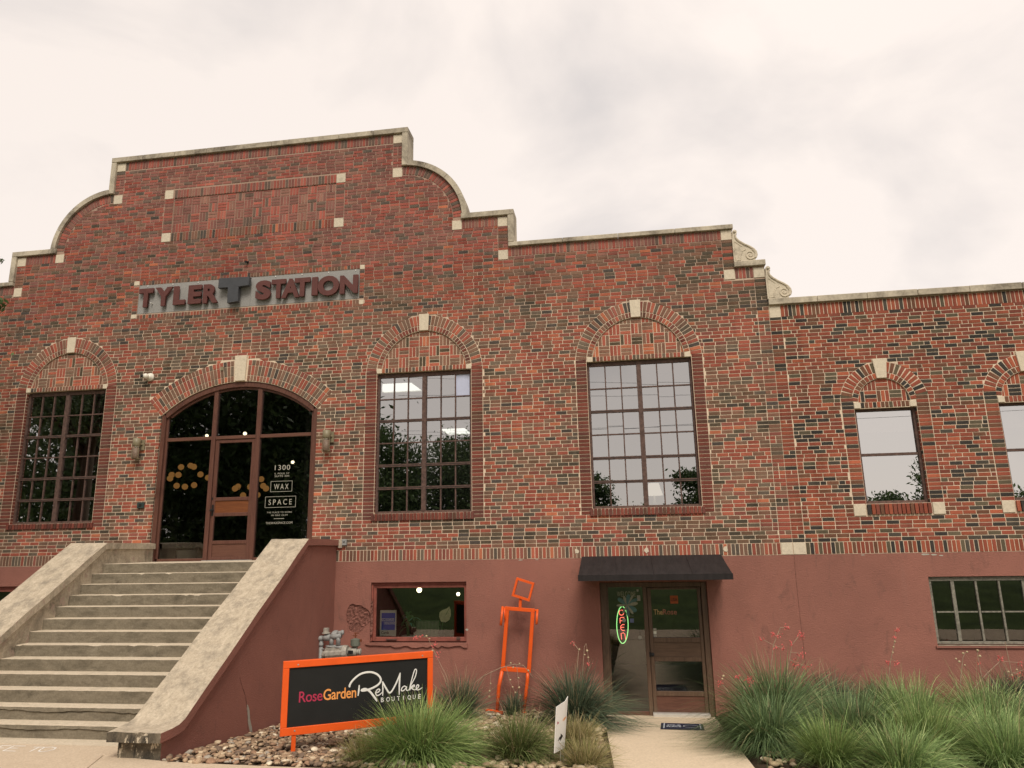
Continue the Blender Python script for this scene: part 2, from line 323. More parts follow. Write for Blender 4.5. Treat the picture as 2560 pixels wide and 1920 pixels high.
def pick(pal, k=None):
    r = random.random() * sum(q for _, q in pal)
    for c, q in pal:
        r -= q
        if r <= 0: return c
    return pal[0][0]
_cl = RNG.random((64, 64))
def cluster(x, z):
    """slow noise that makes dark and light bricks come in ragged streaks"""
    def g(u, v):
        i, j = int(math.floor(u)), int(math.floor(v)); fu, fv = u - i, v - j
        return (_cl[i % 64, j % 64] * (1 - fu) * (1 - fv) + _cl[(i + 1) % 64, j % 64] * fu * (1 - fv) + _cl[i % 64, (j + 1) % 64] * (1 - fu) * fv + _cl[(i + 1) % 64, (j + 1) % 64] * fu * fv)
    return g(x * 1.3, z * 3.1)
def wall_tone(x, z):
    if x > 2.95: return pick(PAL_WING)
    t = (z + .9 * (cluster(x * .35 + 9, z * .35) - .5) * 3 - 8.0) / 2.0
    pal = PAL_UP if random.random() < t else PAL_MAIN
    c = pick(pal); k = cluster(x, z)
    if k > .62 and random.random() < .5 and pal is PAL_MAIN: c = random.choice([(.090, .076, .056), (.160, .098, .064), (.128, .102, .070)])
    if k < .3 and random.random() < .4: c = random.choice([(.33, .096, .064), (.37, .118, .070), (.295, .086, .060)]) if pal is PAL_MAIN else (.28, .08, .06)
    return c
BR = {'brick': [], 'soldier_brick': [], 'arch_brick': [], 'woven_brick': []}
def brick(kind, poly, tone, yf=0.0):
    BR[kind].append((poly, tone, yf))
def rectp(x0, x1, z0, z1): return [(x0, z0), (x1, z0), (x1, z1), (x0, z1)]
J = .0130                                             # mortar joint
CP = .0708                                            # course pitch
Z0 = 2.456
# --- stones that interrupt the courses: (x0, x1, z0, z1)
STONES = [(2.195, 2.40, 8.25, 8.455), (2.187, 2.391, 7.43, 7.63), (2.742, 2.945, 7.43, 7.63), (2.96, 3.158, 6.605, 6.82), (2.754, 2.946, 2.243, 2.449), (2.957, 3.168, 2.243, 2.449)]
_half = [(-4.53, -4.325, 11.095, 11.30), (-4.53, -4.323, 10.28, 10.49), (-3.213, -3.011, 8.943, 9.146), (-2.242, -2.035, 8.935, 9.14), (-2.241, -2.045, 8.20, 8.408), (-5.806, -5.604, 10.28, 10.493), (-5.826, -5.614, 9.236, 9.445)]
STONES += _half + [(mir(b), mir(a), c, d) for a, b, c, d in _half]
SMALL = [(-10.44, -10.315, 8.25, 8.35), (-10.44, -10.315, 7.485, 7.575), (-5.205, -5.108, 8.23, 8.325), (-5.205, -5.108, 7.45, 7.54)]
WIN = [(-12.775, -10.855, 3.10, 5.92, -11.812), (-4.778, -2.83, 3.13, 5.925, -3.803), (-.535, 1.453, 3.125, 5.935, .456)]      # big steel windows
WIN_S = [(4.262, 5.32, 3.09, 4.79, 4.79), (6.665, 7.723, 3.09, 4.79, 7.193), (9.07, 10.13, 3.09, 4.79, 9.6)]
DOORC = (-7.758, 3.325)
def xr(z):
    if z < 6.6: return 10.9
    if z < 7.42: return 2.95
    if z < 7.64: return 2.19
    if z < 8.25: return 2.40
    if z < 8.94: return -2.03
    if z < 9.15: return -3.01
    if z < 10.32: return -4.33 + math.sqrt(max(0, 1.13 ** 2 - (z - 9.19) ** 2))
    return -4.32
def xl(z): return -16.9 if z < 8.25 else mir(xr(z))
EXC = []                                              # functions z -> (a, b) or None
def ex_rect(x0, x1, z0, z1): EXC.append(((x0 + x1) / 2, lambda z: (x0, x1) if z0 <= z <= z1 else None))
def ex_arc(cx, cz, r, zmin): EXC.append((cx, lambda z: (cx - math.sqrt(r * r - (z - cz) ** 2), cx + math.sqrt(r * r - (z - cz) ** 2)) if zmin <= z < cz + r else None))
for s_ in STONES + SMALL: ex_rect(s_[0] + .004, s_[1] - .004, s_[2] - .004, s_[3] + .004)
for x0, x1, z0, z1, cx in WIN:
    ex_rect(cx - 1.202, cx + 1.202, 2.985, 6.0); ex_arc(cx, 5.911, 1.198, 6.0); ex_rect(cx - .112, cx + .112, 6.79, 7.14)
for x0, x1, z0, z1, cx in WIN_S:
    ex_rect(cx - .741, cx + .741, 2.885, 5.0); ex_arc(cx, 4.893, .745, 5.0); ex_rect(cx - .13, cx + .13, 5.3, 5.705)
ex_rect(-9.497 + J, -6.027 - J, 2.2, 5.311)
def _dr(z):
    if 5.311 < z < 5.657: h = 1.763 + (z - 5.311) * .81
    elif 5.657 <= z < 3.325 + 3.063: h = math.sqrt(3.063 ** 2 - (z - 3.325) ** 2)
    else: return None
    return DOORC[0] - h, DOORC[0] + h
EXC.append((DOORC[0], _dr)); ex_rect(DOORC[0] - .14, DOORC[0] + .14, 5.95, 6.495)
ex_rect(-10.434, -5.114, 7.455, 8.345); ex_rect(-9.882, -5.618, 9.237, 10.49)
# stacked pilaster columns and the courses under the parapet stones
STACK = [(2.745, 2.95, 2.45, 7.42), (2.957, 3.163, 2.45, 6.6), (2.195, 2.40, 7.64, 8.245), (-4.53, -4.325, 10.495, 11.09), (-2.24, -2.04, 8.415, 8.93)]
STACK += [(mir(b), mir(a), c, d) for a, b, c, d in STACK[3:]]
for s_ in STACK: ex_rect(s_[0] + .002, s_[1] - .002, s_[2] - .01, s_[3] + .01)
def span_at(z):
    out = []
    for cx, fn in EXC:
        s_ = fn(z)
        out.append(s_)
    return out
k = 0
while True:
    zb = Z0 + k * CP; zt = zb + CP - J; zm = (zb + zt) / 2; k += 1
    if zt > 11.11: break
    lb, lt, rb, rt = xl(zb), xl(zt), xr(zb), xr(zt)
    if abs(rb - rt) > .3: rb = rt = xr(zm); lb = lt = xl(zm)
    sb, sm, st = span_at(zb), span_at(zm), span_at(zt)
    act = []
    for (cx, fn), a, b_, c in zip(EXC, sb, sm, st):
        if b_ is None: continue
        a = a or b_; c = c or b_
        if abs(a[0] - c[0]) > .35: a = c = b_
        act.append((cx, a, c))
    x = -16.9 + (k % 2) * .10625 + random.uniform(-.02, .02)
    while x < 10.9:
        ln = .1995 if random.random() > .055 else .0935
        x0, x1 = x, x + ln; x += ln + J + random.uniform(-.0015, .0015)
        if x1 < max(lb, lt) + .02 or x0 > max(rb, rt) - .02 or x1 < min(lb, lt): continue
        q = [[max(x0, lb), min(x1, rb), max(x0, lt), min(x1, rt)]]       # bottom left, bottom right, top left, top right
        for cx, a, c in act:
            nq = []
            for p in q:
                if p[1] <= a[0] and p[3] <= c[0] or p[0] >= a[1] and p[2] >= c[1]: nq.append(p); continue
                l = [p[0], min(p[1], a[0] - J), p[2], min(p[3], c[0] - J)]; r = [max(p[0], a[1] + J), p[1], max(p[2], c[1] + J), p[3]]
                nq += [l, r]
            q = [p for p in nq if (p[1] - p[0]) + (p[3] - p[2]) > .05 and p[1] - p[0] > -.001 and p[3] - p[2] > -.001]
        for p in q:
            jz = random.uniform(-.0012, .0012)
            brick('brick', [(p[0], zb + jz), (p[1], zb + jz), (p[3], zt + jz), (p[2], zt + jz)], wall_tone((x0 + x1) / 2, zm), random.uniform(-.002, .0018))
for x0, x1, z0, z1 in STACK:
    z = Z0 + math.floor((z0 - Z0) / CP + .5) * CP
    while z + CP - J < z1 + .03:
        if z > z0 - .03:
            if random.random() < .7: sp = [(x0, x1)]
            else: sp = [(x0, (x0 + x1) / 2 - J / 2), ((x0 + x1) / 2 + J / 2, x1)]
            for a, b_ in sp: brick('brick', rectp(a + .001, b_ - .001, z, z + CP - J), wall_tone((a + b_) / 2, z), random.uniform(-.003, 0))
        z += CP
# jambs of the windows: stacked bricks, darker and smoother
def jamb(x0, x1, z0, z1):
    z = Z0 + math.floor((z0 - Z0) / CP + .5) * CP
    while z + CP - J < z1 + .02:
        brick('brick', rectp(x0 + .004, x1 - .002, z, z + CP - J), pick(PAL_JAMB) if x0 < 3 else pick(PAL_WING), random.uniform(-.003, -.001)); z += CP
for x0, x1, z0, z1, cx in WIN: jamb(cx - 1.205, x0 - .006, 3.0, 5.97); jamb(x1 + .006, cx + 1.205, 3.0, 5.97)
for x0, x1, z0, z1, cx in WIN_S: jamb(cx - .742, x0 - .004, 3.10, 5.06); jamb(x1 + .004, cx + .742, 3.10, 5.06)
# soldier rows (bricks on end) and rowlock rows
def soldiers(x0, x1, z0, z1, pal, yf=0.0, pitch=.0705, kind='soldier_brick'):
    n = max(1, round((x1 - x0) / pitch)); p = (x1 - x0) / n
    for i in range(n): brick(kind, rectp(x0 + i * p + J / 2, x0 + (i + 1) * p - J / 2, z0 + random.uniform(0, .003), z1 - random.uniform(0, .003)), pick(pal), yf + random.uniform(-.002, .0015))
soldiers(-16.9, -9.50, 2.247, 2.445, PAL_MAIN); soldiers(-6.025, 2.748, 2.247, 2.445, PAL_MAIN); soldiers(3.172, 10.9, 2.247, 2.445, PAL_WING)
soldiers(3.163, 10.9, 6.612, 6.84, PAL_WING); soldiers(2.396, 2.738, 7.436, 7.655, PAL_UP); soldiers(-2.038, 2.190, 8.262, 8.45, PAL_UP); soldiers(-16.9, mir(-2.038), 8.262, 8.45, PAL_UP)
for f_ in (lambda a, b_: (a, b_), lambda a, b_: (mir(b_), mir(a))):
    soldiers(*f_(-3.005, -2.248), 8.955, 9.16, PAL_UP)
soldiers(mir(-4.535), -4.535, 11.11, 11.31, PAL_UP)
soldiers(-9.66, -5.81, 10.292, 10.486, PAL_UP); soldiers(-9.66, -5.83, 9.243, 9.44, PAL_MAIN)
for x0, x1 in ((-9.886, -9.664), (-5.814, -5.614)):
    z = 9.46
    while z < 10.25: brick('brick', rectp(x0 + .006, x1 - .006, z, z + CP - J), pick(PAL_UP), 0); z += CP
soldiers(-10.305, -5.21, 8.252, 8.345, PAL_MAIN); soldiers(-10.305, -5.21, 7.462, 7.555, PAL_MAIN)
for x0, x1 in ((-10.438, -10.318), (-5.203, -5.11)):
    z = 7.585
    while z < 8.18: brick('brick', rectp(x0, x1, z, z + CP - J), pick(PAL_MAIN), 0); z += CP
for x0, x1, z0, z1, cx in WIN:
    soldiers(cx - .875, cx + .875, 5.945, 6.035, PAL_MAIN, 0.0); soldiers(x0 - .05, x1 + .05, 2.99, z0 - .002, PAL_JAMB, -.028)
for x0, x1, z0, z1, cx in WIN_S:
    soldiers(cx - .415, cx + .415, 4.80, 4.903, PAL_WING); soldiers(cx - .53, cx + .53, 2.90, 3.085, PAL_WING, -.03)
# arch rings
def ring(cx, cz, r0, r1, a0, a1, pal, n, yf=0.0, skip=None, taper=.6):
    for i in range(n):
        t0 = a0 + (a1 - a0) * (i + .5) / n; h = abs(a1 - a0) / n / 2
        if skip and abs(t0 - PI / 2) < skip: continue
        w0 = h * r0 - J / 2; w1 = w0 + (h * r1 - J / 2 - w0) * taper
        ux, uz = math.cos(t0), math.sin(t0); tx, tz = -uz, ux; g = J / 2
        P = lambda r, w: (cx + ux * r + tx * w, cz + uz * r + tz * w)
        brick('arch_brick', [P(r0 + g, w0), P(r0 + g, -w0), P(r1 - g, -w1), P(r1 - g, w1)][::1] if False else [P(r0 + g, -w0), P(r1 - g, -w1), P(r1 - g, w1), P(r0 + g, w0)], pick(pal), yf + random.uniform(-.004, -.001))
for x0, x1, z0, z1, cx in WIN:
    pal = PAL_MAIN
    e_ = math.asin((6.04 - 5.911) / .93); ring(cx, 5.911, .88, .988, e_, PI - e_, PAL_JAMB + PAL_MAIN[:5], 40, skip=.105)
    e_ = math.asin((5.985 - 5.911) / 1.1); ring(cx, 5.911, .99, 1.205, e_, PI - e_, pal, 44, skip=.095)
for x0, x1, z0, z1, cx in WIN_S:
    e_ = .06; ring(cx, 4.893, .445, .55, e_, PI - e_, PAL_WING, 20, skip=.16); ring(cx, 4.893, .552, .752, .2, PI - .2, PAL_WING, 22, skip=.15, taper=.35)
dA = math.asin(1.76 / 2.64)
ring(*DOORC, 2.615, 2.735, PI / 2 - dA, PI / 2 + dA, PAL_MAIN, 54, skip=.045); ring(*DOORC, 2.735, 2.95, PI / 2 - dA, PI / 2 + dA, PAL_MAIN, 54, skip=.045); ring(*DOORC, 2.95, 3.07, PI / 2 - dA, PI / 2 + dA, PAL_MAIN, 54, skip=.045)
for cx, s_ in ((-4.33, 1), (mir(-4.33), -1)):
    ring(cx, 9.19, 1.135, 1.335, (0.03 if s_ > 0 else PI / 2 + .02), (PI / 2 - .02 if s_ > 0 else PI - .03), PAL_UP, 26)
# basket weave panels
def clip(poly, inside):
    return poly if all(inside(*p) for p in poly) else None
def clip_circle(poly, cx, cz, r):
    for i in range(24):
        a = 2 * PI * i / 24; nx, nz_ = math.cos(a), math.sin(a); d0 = r * math.cos(PI / 24) * 1.006
        out = []
        for j in range(len(poly)):
            p, q = poly[j], poly[(j + 1) % len(poly)]
            dp = (p[0] - cx) * nx + (p[1] - cz) * nz_ - d0; dq = (q[0] - cx) * nx + (q[1] - cz) * nz_ - d0
            if dp <= 0: out.append(p)
            if dp * dq < 0: t = dp / (dp - dq); out.append((p[0] + (q[0] - p[0]) * t, p[1] + (q[1] - p[1]) * t))
        poly = out
        if len(poly) < 3: return None
    A = .5 * abs(sum(poly[i][0] * poly[(i + 1) % len(poly)][1] - poly[(i + 1) % len(poly)][0] * poly[i][1] for i in range(len(poly))))
    return poly if A > .0008 else None
def weave(x0, x1, z0, z1, pal, yf, cell=.2125, circle=None, cxm=None):
    ni = int(math.ceil((x1 - x0) / cell)); nj = int(math.ceil((z1 - z0) / cell))
    for j in range(nj):
        for i in range(ni):
            cx, cz = x0 + i * cell, z0 + j * cell; c0 = pick(pal)
            for q in range(3):
                b = q * cell / 3
                P = rectp(cx + J / 2, cx + cell - J / 2, cz + b + J / 2, cz + b + cell / 3 - J / 2) if (i + j) % 2 else rectp(cx + b + J / 2, cx + b + cell / 3 - J / 2, cz + J / 2, cz + cell - J / 2)
                P = [(min(max(u, x0), x1), min(max(v, z0), z1)) for u, v in P]
                if P[1][0] - P[0][0] < .015 or P[2][1] - P[1][1] < .015: continue
                if circle: P = clip_circle(P, *circle)
                if P: brick('woven_brick', P, c0 if random.random() < .55 else pick(pal), yf + random.uniform(-.002, .002))
weave(-9.655, -5.82, 9.455, 10.285, PAL_UP, .018)
for x0, x1, z0, z1, cx in WIN: weave(cx - .956, cx + .956, 6.04, 6.9, PAL_MAIN[:5] + [((.09, .07, .045), 10)], .03, circle=(cx, 5.911, .872))
for x0, x1, z0, z1, cx in WIN_S: weave(cx - .531, cx + .531, 4.908, 5.4, PAL_WING, .03, circle=(cx, 4.893, .438))
# --- make the brick objects: the 300 nearest of each kind singly, the rest as one part
def brick_geo(mb, poly, yf, c=(0, 0)):
    n = len(poly); mx_ = sum(p[0] for p in poly) / n; mz = sum(p[1] for p in poly) / n; b = len(mb.v)
    for sc_, y in ((1, yf), (0, yf + .003), (0, yf + .03)):
        for p in poly:
            dx, dz = p[0] - mx_, p[1] - mz; l = math.hypot(dx, dz)
            f = 1 - sc_ * min(.25, .0052 / max(l, .01))
            mb.v.append((mx_ + dx * f - c[0], y, mz + dz * f - c[1]))
    mb.f.append(tuple(range(b, b + n))); mb.m.append(0)
    for r_ in (0, 1):
        for i in range(n):
            j = (i + 1) % n; o = b + r_ * n; mb.f.append((o + i, o + n + i, o + n + j, o + j)); mb.m.append(0)
    return 3 * n
def cam_depth(p): return CF.dot(Vector((p[0], 0, p[1])) - CAMP)
def in_frame(p):
    d = Vector((p[0], 0, p[1])) - CAMP; z = CF.dot(d); u = 1280 + 1775 * CR.dot(d) / z; v = 960 + 1775 * CD.dot(d) / z
    return -10 < u < 2570 and -10 < v < 1930
cache = {}
for kind, lst in BR.items():
    cen = [(sum(p[0] for p in a[0]) / len(a[0]), sum(p[1] for p in a[0]) / len(a[0])) for a in lst]
    ok = [i for i in range(len(lst)) if in_frame(cen[i]) and (kind != 'brick' or lst[i][0][1][0] - lst[i][0][0][0] > .19)]
    ok.sort(key=lambda i: cam_depth(cen[i])); single = set(ok[:300])
    mb = MB(); tone = []
    for i, (poly, c, yf) in enumerate(lst):
        jt = random.uniform(.86, 1.14)
        if i in single:
            key = (kind, tuple((round(p[0] - cen[i][0], 3), round(p[1] - cen[i][1], 3)) for p in poly) if kind in ('arch_brick', 'woven_brick') else (round((poly[1][0] - poly[0][0]) * 250), round((poly[2][1] - poly[1][1]) * 250)), c)
            if key not in cache:
                s1 = MB(); n = brick_geo(s1, poly, 0.0, cen[i]); s1.tone = np.tile((*c, 1), (n, 1)); cache[key] = s1.mesh(kind, 'brick')
            link(kind, cache[key], B, (cen[i][0], yf, cen[i][1]))
        else:
            n = brick_geo(mb, poly, yf); tone.append(np.tile((c[0] * jt, c[1] * jt, c[2] * jt, 1), (n, 1)))
    if mb.v:
        mb.tone = np.concatenate(tone); o = mb.build({'brick': 'brickwork', 'soldier_brick': 'soldier_brickwork', 'arch_brick': 'arch_brickwork', 'woven_brick': 'woven_brickwork'}[kind], 'brick', B); o['kind'] = 'stuff'

# ------------------------------------------------------------------ walls behind the bricks, with their openings
def holed(mb, outer, holes, y, mi=0):
    polys = [[Vector((a, b, 0)) for a, b in p] for p in [outer] + holes]
    flat = [p for q in polys for p in q]; b = len(mb.v)
    mb.v.extend((p.x, y, p.y) for p in flat)
    for t in tessellate_polygon(polys):
        a, b2, c = (flat[i] for i in t)
        n = (b2.x - a.x) * (c.y - a.y) - (b2.y - a.y) * (c.x - a.x)
        mb.f.append(tuple(b + i for i in (t if n > 0 else t[::-1]))); mb.m.append(mi)
def reveal(mb, poly, y0, y1, mi=0):
    for i in range(len(poly)):
        p, q = poly[i], poly[(i + 1) % len(poly)]; mb.face([(p[0], y0, p[1]), (p[0], y1, p[1]), (q[0], y1, q[1]), (q[0], y0, q[1])], mi)
R_ = [(10.9, 2.24), (10.9, 6.85), (2.95, 6.85), (2.95, 7.66), (2.405, 7.66), (2.405, 8.46), (-2.03, 8.46), (-2.03, 9.17), (-3.0, 9.17)]
R_ += arc(-4.33, 9.19, 1.335, 0, PI / 2, 14)[1:] + [(-4.33, 11.32)]
main = R_ + [(mir(a), b) for a, b in reversed(R_) if a < -1.9] + [(-16.9, 8.46), (-16.9, 2.24)]
openings = [rectp(x0, x1, z0, 5.945) for x0, x1, z0, z1, cx in WIN] + [rectp(*q) for q in [(a, b, c, d) for a, b, c, d, e_ in WIN_S]]
dtop = arc(*DOORC, 2.612, PI / 2 - dA * .962, PI / 2 + dA * .962, 18)
dopen = [(-9.497, 2.241), (-6.027, 2.241)] + [(-6.027, 5.28)] + dtop[1:-1] + [(-9.497, 5.28)]
tymp = [(cx, 5.911, .879, 6.036) for *_, cx in WIN] + [(cx, 4.893, .444, 4.904) for *_, cx in WIN_S]
tpoly = []
for cx, cz, r, zb in tymp:
    a = math.asin((zb - cz) / r); tpoly.append(arc(cx, cz, r, a, PI - a, 20))
panel = rectp(-9.66, -5.812, 9.447, 10.288); signhole = rectp(-10.31, -5.208, 7.578, 8.245)
mb = MB(); YM = .0065
holed(mb, main, openings + [dopen] + tpoly + [panel, signhole], YM)
for p in openings + [dopen]: reveal(mb, p, YM, .16)
for p in tpoly: reveal(mb, p, YM, .06); mb.face([(a, .0365, b) for a, b in p])
reveal(mb, panel, YM, .05); mb.face([(a, .0245, b) for a, b in panel]); reveal(mb, signhole, YM, .07); mb.face([(a, .06, b) for a, b in signhole])
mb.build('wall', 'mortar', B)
# the brick that lines each opening: returns of the jamb bricks
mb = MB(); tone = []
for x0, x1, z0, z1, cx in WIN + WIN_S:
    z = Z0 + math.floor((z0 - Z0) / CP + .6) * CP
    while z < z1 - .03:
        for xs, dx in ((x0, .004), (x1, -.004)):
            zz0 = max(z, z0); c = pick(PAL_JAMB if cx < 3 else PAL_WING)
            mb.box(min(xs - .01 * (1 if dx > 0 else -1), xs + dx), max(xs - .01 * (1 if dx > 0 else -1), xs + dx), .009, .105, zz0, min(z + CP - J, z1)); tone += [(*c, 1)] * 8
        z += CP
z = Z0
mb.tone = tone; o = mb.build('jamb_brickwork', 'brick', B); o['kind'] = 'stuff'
# body behind: roof, side wall, inner rooms
mb = MB()
mb.box(-16.9, 10.9, .34, 14, 6.45, 6.55); mb.box(mir(2.4), 2.4, .34, 14, 7.85, 7.95); mb.box(mir(-2.0), -2.0, .34, 3, 8.35, 8.4)
mb.build('roof', 'rooflike', B)
mb = MB()                                             # back faces and side of the parapet wall
holed(mb, [(a, b) for a, b in main], openings + [dopen], .34)
for i in range(len(main)):
    p, q = main[i], main[(i + 1) % len(main)]; mb.face([(p[0], YM, p[1]), (q[0], YM, q[1]), (q[0], .34, q[1]), (p[0], .34, p[1])])
mb.box(10.6, 10.9, .34, 14, -.6, 6.6); mb.box(-16.9, -16.6, .34, 14, -.6, 6.6); mb.box(-16.6, 10.6, 13.7, 14, -.6, 6.5)
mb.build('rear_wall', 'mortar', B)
mb = MB(); mb.box(-16.5, 10.5, .42, 12.5, 2.06, 2.13, 0); mb.build('upper_floor', 'floorb', B)
mb = MB(); mb.box(-16.5, 10.5, 11.5, 11.6, 2.2, 6.3); mb.box(-6.45, -6.35, .42, 11.5, 2.2, 6.3); mb.box(2.6, 2.7, .42, 11.5, 2.2, 6.3); mb.box(-16.5, 10.5, .42, 11.5, 6.3, 6.35); mb.build('room_wall', 'room', B)
mb = MB(); mb.box(-16.5, 10.5, .42, 5.5, -.56, -.47); mb.build('shop_floor', 'floorb', B)
mb = MB(); mb.box(-16.5, 10.5, 5.4, 5.5, -.45, 2.05); mb.box(-5.7, -5.6, .42, 5.4, -.45, 2.05); mb.box(2.6, 2.7, .42, 5.4, -.45, 2.05); mb.box(-16.5, 10.5, .42, 5.4, 1.98, 2.04); mb.build('shop_wall', 'green', B)  # wall green stands in for the lawn's reflection in the shop glass

# ------------------------------------------------------------------ coping stones, keystones, block stones
def coping_run(x0, x1, z0, z1, n, y0=-.055, y1=.40):
    p = (x1 - x0) / n
    for i in range(n):
        d = random.uniform(-.003, .003); MB().box(x0 + i * p + .003, x0 + (i + 1) * p - .003, y0 + d, y1, z0, z1 + d).build('coping_stone', 'coping', B, bev=.008)
coping_run(mir(-4.19), -4.19, 11.318, 11.44, 9)
for f_ in (lambda a, b: (a, b), lambda a, b: (mir(b), mir(a))):
    a, b = f_(-4.322, -4.195); MB().box(a, b, -.055, .40, 10.53, 11.314).build('coping_stone', 'coping', B, bev=.008)
    a, b = f_(-3.02, -1.905); MB().box(a, b, -.055, .40, 9.168, 9.285).build('coping_stone', 'coping', B, bev=.008)
    a, b = f_(-2.03, -1.905); MB().box(a, b, -.055, .40, 8.56, 9.164).build('coping_stone', 'coping', B, bev=.008)
for s_, cx in ((1, -4.33), (-1, mir(-4.33))):
    for i in range(4):
        a0 = PI / 2 * i / 4 + .003 + (.06 if i == 0 else 0); a1 = PI / 2 * (i + 1) / 4 - (.098 if i == 3 else .003)
        pl = arc(cx, 9.19, 1.338, a0, a1, 7) + arc(cx, 9.19, 1.45, a1, a0, 7)
        if s_ < 0: pl = [(2 * cx - p, q) for p, q in pl]
        MB().prism(pl if s_ < 0 else pl[::-1], -.055, .40).build('coping_stone', 'coping', B)
coping_run(-2.03, 2.432, 8.463, 8.556, 4); coping_run(-16.9, mir(-2.03), 8.463, 8.556, 2)
MB().box(2.39, 2.972, -.06, .40, 7.662, 7.775).build('coping_stone', 'coping', B, bev=.008); coping_run(2.953, 10.9, 6.852, 6.975, 9)
for a, b, c, d in STONES: MB().box(a, b, -.007, .1, c, d).build('corner_stone', 'cleanlime' if random.random() < .75 else 'lime', B, bev=.004)
for a, b, c, d in SMALL: MB().box(a, b, -.005, .05, c, d).build('corner_stone', 'cleanlime', B, bev=.003)
for x0, x1, z0, z1, cx in WIN:
    MB().prism([(cx - .092, 6.79), (cx + .092, 6.79), (cx + .106, 7.14), (cx - .106, 7.14)], -.022, .1).build('keystone', 'cleanlime', B, bev=.004)
    for s_ in (-1, 1): MB().box(cx + s_ * .928 - .05, cx + s_ * .928 + .05, -.008, .09, 5.94, 6.034).build('springer_stone', 'cleanlime', B, bev=.003)
for x0, x1, z0, z1, cx in WIN_S:
    MB().prism([(cx - .085, 5.338), (cx + .085, 5.338), (cx + .122, 5.70), (cx - .122, 5.70)], -.022, .1).build('keystone', 'cleanlime', B, bev=.004)
    for s_ in (-1, 1):
        MB().box(cx + s_ * .475 - .054, cx + s_ * .475 + .054, -.008, .09, 4.797, 4.905).build('springer_stone', 'cleanlime', B, bev=.003)
        MB().box(cx + s_ * .65 - .098, cx + s_ * .65 + .098, -.012, .09, 2.886, 3.092).build('sill_stone', 'cleanlime', B, bev=.004)
MB().prism([(-7.868, 5.942), (-7.645, 5.942), (-7.628, 6.49), (-7.90, 6.49)], -.03, .1).build('keystone', 'cleanlime', B, bev=.005)
# carved scrolls stepping down to the wing
def scroll(dx, dz):
    Q = lambda pts: [(x + dx, z + dz) for x, z in pts]
    out = [(2.395, 7.778), (2.775, 7.778), (2.815, 7.83), (2.838, 7.89), (2.83, 7.955), (2.79, 8.015), (2.72, 8.07), (2.62, 8.13), (2.53, 8.20), (2.478, 8.265), (2.47, 8.32), (2.485, 8.36)] + arc(2.452, 8.392, .045, -.6, 2.9, 8) + [(2.41, 8.36), (2.405, 8.30), (2.395, 8.24)]
    mb = MB(); mb.prism(Q(out), -.035, .33)
    rim = Q(out[2:12]); mb.tube([(x - .012, -.037, z - .006) for x, z in rim], .021, 6)
    c = (2.705 + dx, 7.895 + dz); sp = []
    for i in range(34):
        a = 1.1 + i * .36; r = .112 - i * .0031; sp.append((c[0] + r * math.cos(-a + 2.2), -.038, c[1] + r * math.sin(-a + 2.2)))
    mb.tube(sp, [.016 * (1 - i / 60) for i in range(34)], 6)
    mb.tube([(2.52 + dx, -.034, 7.80 + dz), (2.53 + dx, -.034, 7.90 + dz), (2.565 + dx, -.034, 7.98 + dz), (2.63 + dx, -.034, 8.01 + dz)], .012, 6)
    mb.tube([(2.43 + dx, -.034, 7.80 + dz), (2.43 + dx, -.034, 8.19 + dz), (2.56 + dx, -.034, 8.08 + dz)], .009, 6)
    mb.tube([(2.45 + dx, -.034, 7.80 + dz), (2.52 + dx, -.034, 7.80 + dz)], .01, 6); mb.ball((2.452 + dx, -.04, 8.392 + dz), .028, 10, 6)
    mb.build('scroll_stone', 'lime', B, smooth=False)
scroll(0, 0); scroll(.553, -.80)

# ------------------------------------------------------------------ steel windows: window > frame bars and panes
def steel_window(x0, x1, z0, z1, cx, cols=6, rows=6, thick=(2, 4, 5), paned=lambda i, j: 'pane', y=.095):
    mb = MB(); f = .045
    mb.box(x0, x0 + f, y - .02, y + .05, z0, z1); mb.box(x1 - f, x1, y - .02, y + .05, z0, z1); mb.box(x0 + f, x1 - f, y - .02, y + .05, z0, z0 + f); mb.box(x0 + f, x1 - f, y - .015, y + .05, z1 - .075, z1)
    wn = mb.build('window', 'steel', B, bev=.003)
    MB().box(cx - .044, cx + .044, y - .028, y + .05, z0 + f, z1 - .075).build('mullion', 'steel', wn, bev=.003)
    xs = [x0 + f] + [0] * (cols - 1) + [x1 - f]; L0, L1 = x0 + f, cx - .044; h = cols // 2
    cols_ = [(L0 + (L1 - L0) * i / h, L0 + (L1 - L0) * (i + 1) / h) for i in range(h)]; cols_ += [(2 * cx - b, 2 * cx - a) for a, b in reversed(cols_)]
    zt = z1 - .075; zs = [zt - (zt - z0 - f) * i / rows for i in range(rows + 1)]
    for side in (0, 1):
        a, b = (L0, L1) if side == 0 else (2 * cx - L1, 2 * cx - L0)
        for i in range(1, h): xx = a + (b - a) * i / h; MB().box(xx - .012, xx + .012, y - .008, y + .03, z0 + f, zt).build('glazing_bar', 'steel', wn)
        for j in range(1, rows):
            t = .026 if j in thick else .012
            MB().box(a, b, y - .012 - (.012 if j in thick else 0), y + .032, zs[j] - t, zs[j] + t).build('glazing_bar', 'steel', wn)
            if j in thick: MB().box(a, b, y - .027, y - .0235, zs[j] - .004, zs[j] + .004).build('glazing_bar', 'dark', wn)
    for i, (a, b) in enumerate(cols_):
        for j in range(rows):
            mt = paned(i, j)
            t1, t2 = random.gauss(0, .0003), random.gauss(0, .0003); zc = (zs[j] + zs[j + 1]) / 2; xc = (a + b) / 2
            P = [(xx, y + .012 + t1 * (xx - xc) * 2 + t2 * (zz - zc) * 2, zz) for xx, zz in ((a, zs[j + 1]), (b, zs[j + 1]), (b, zs[j]), (a, zs[j]))]
            m1 = MB(); m1.face(P); m1.build('pane', mt, wn)
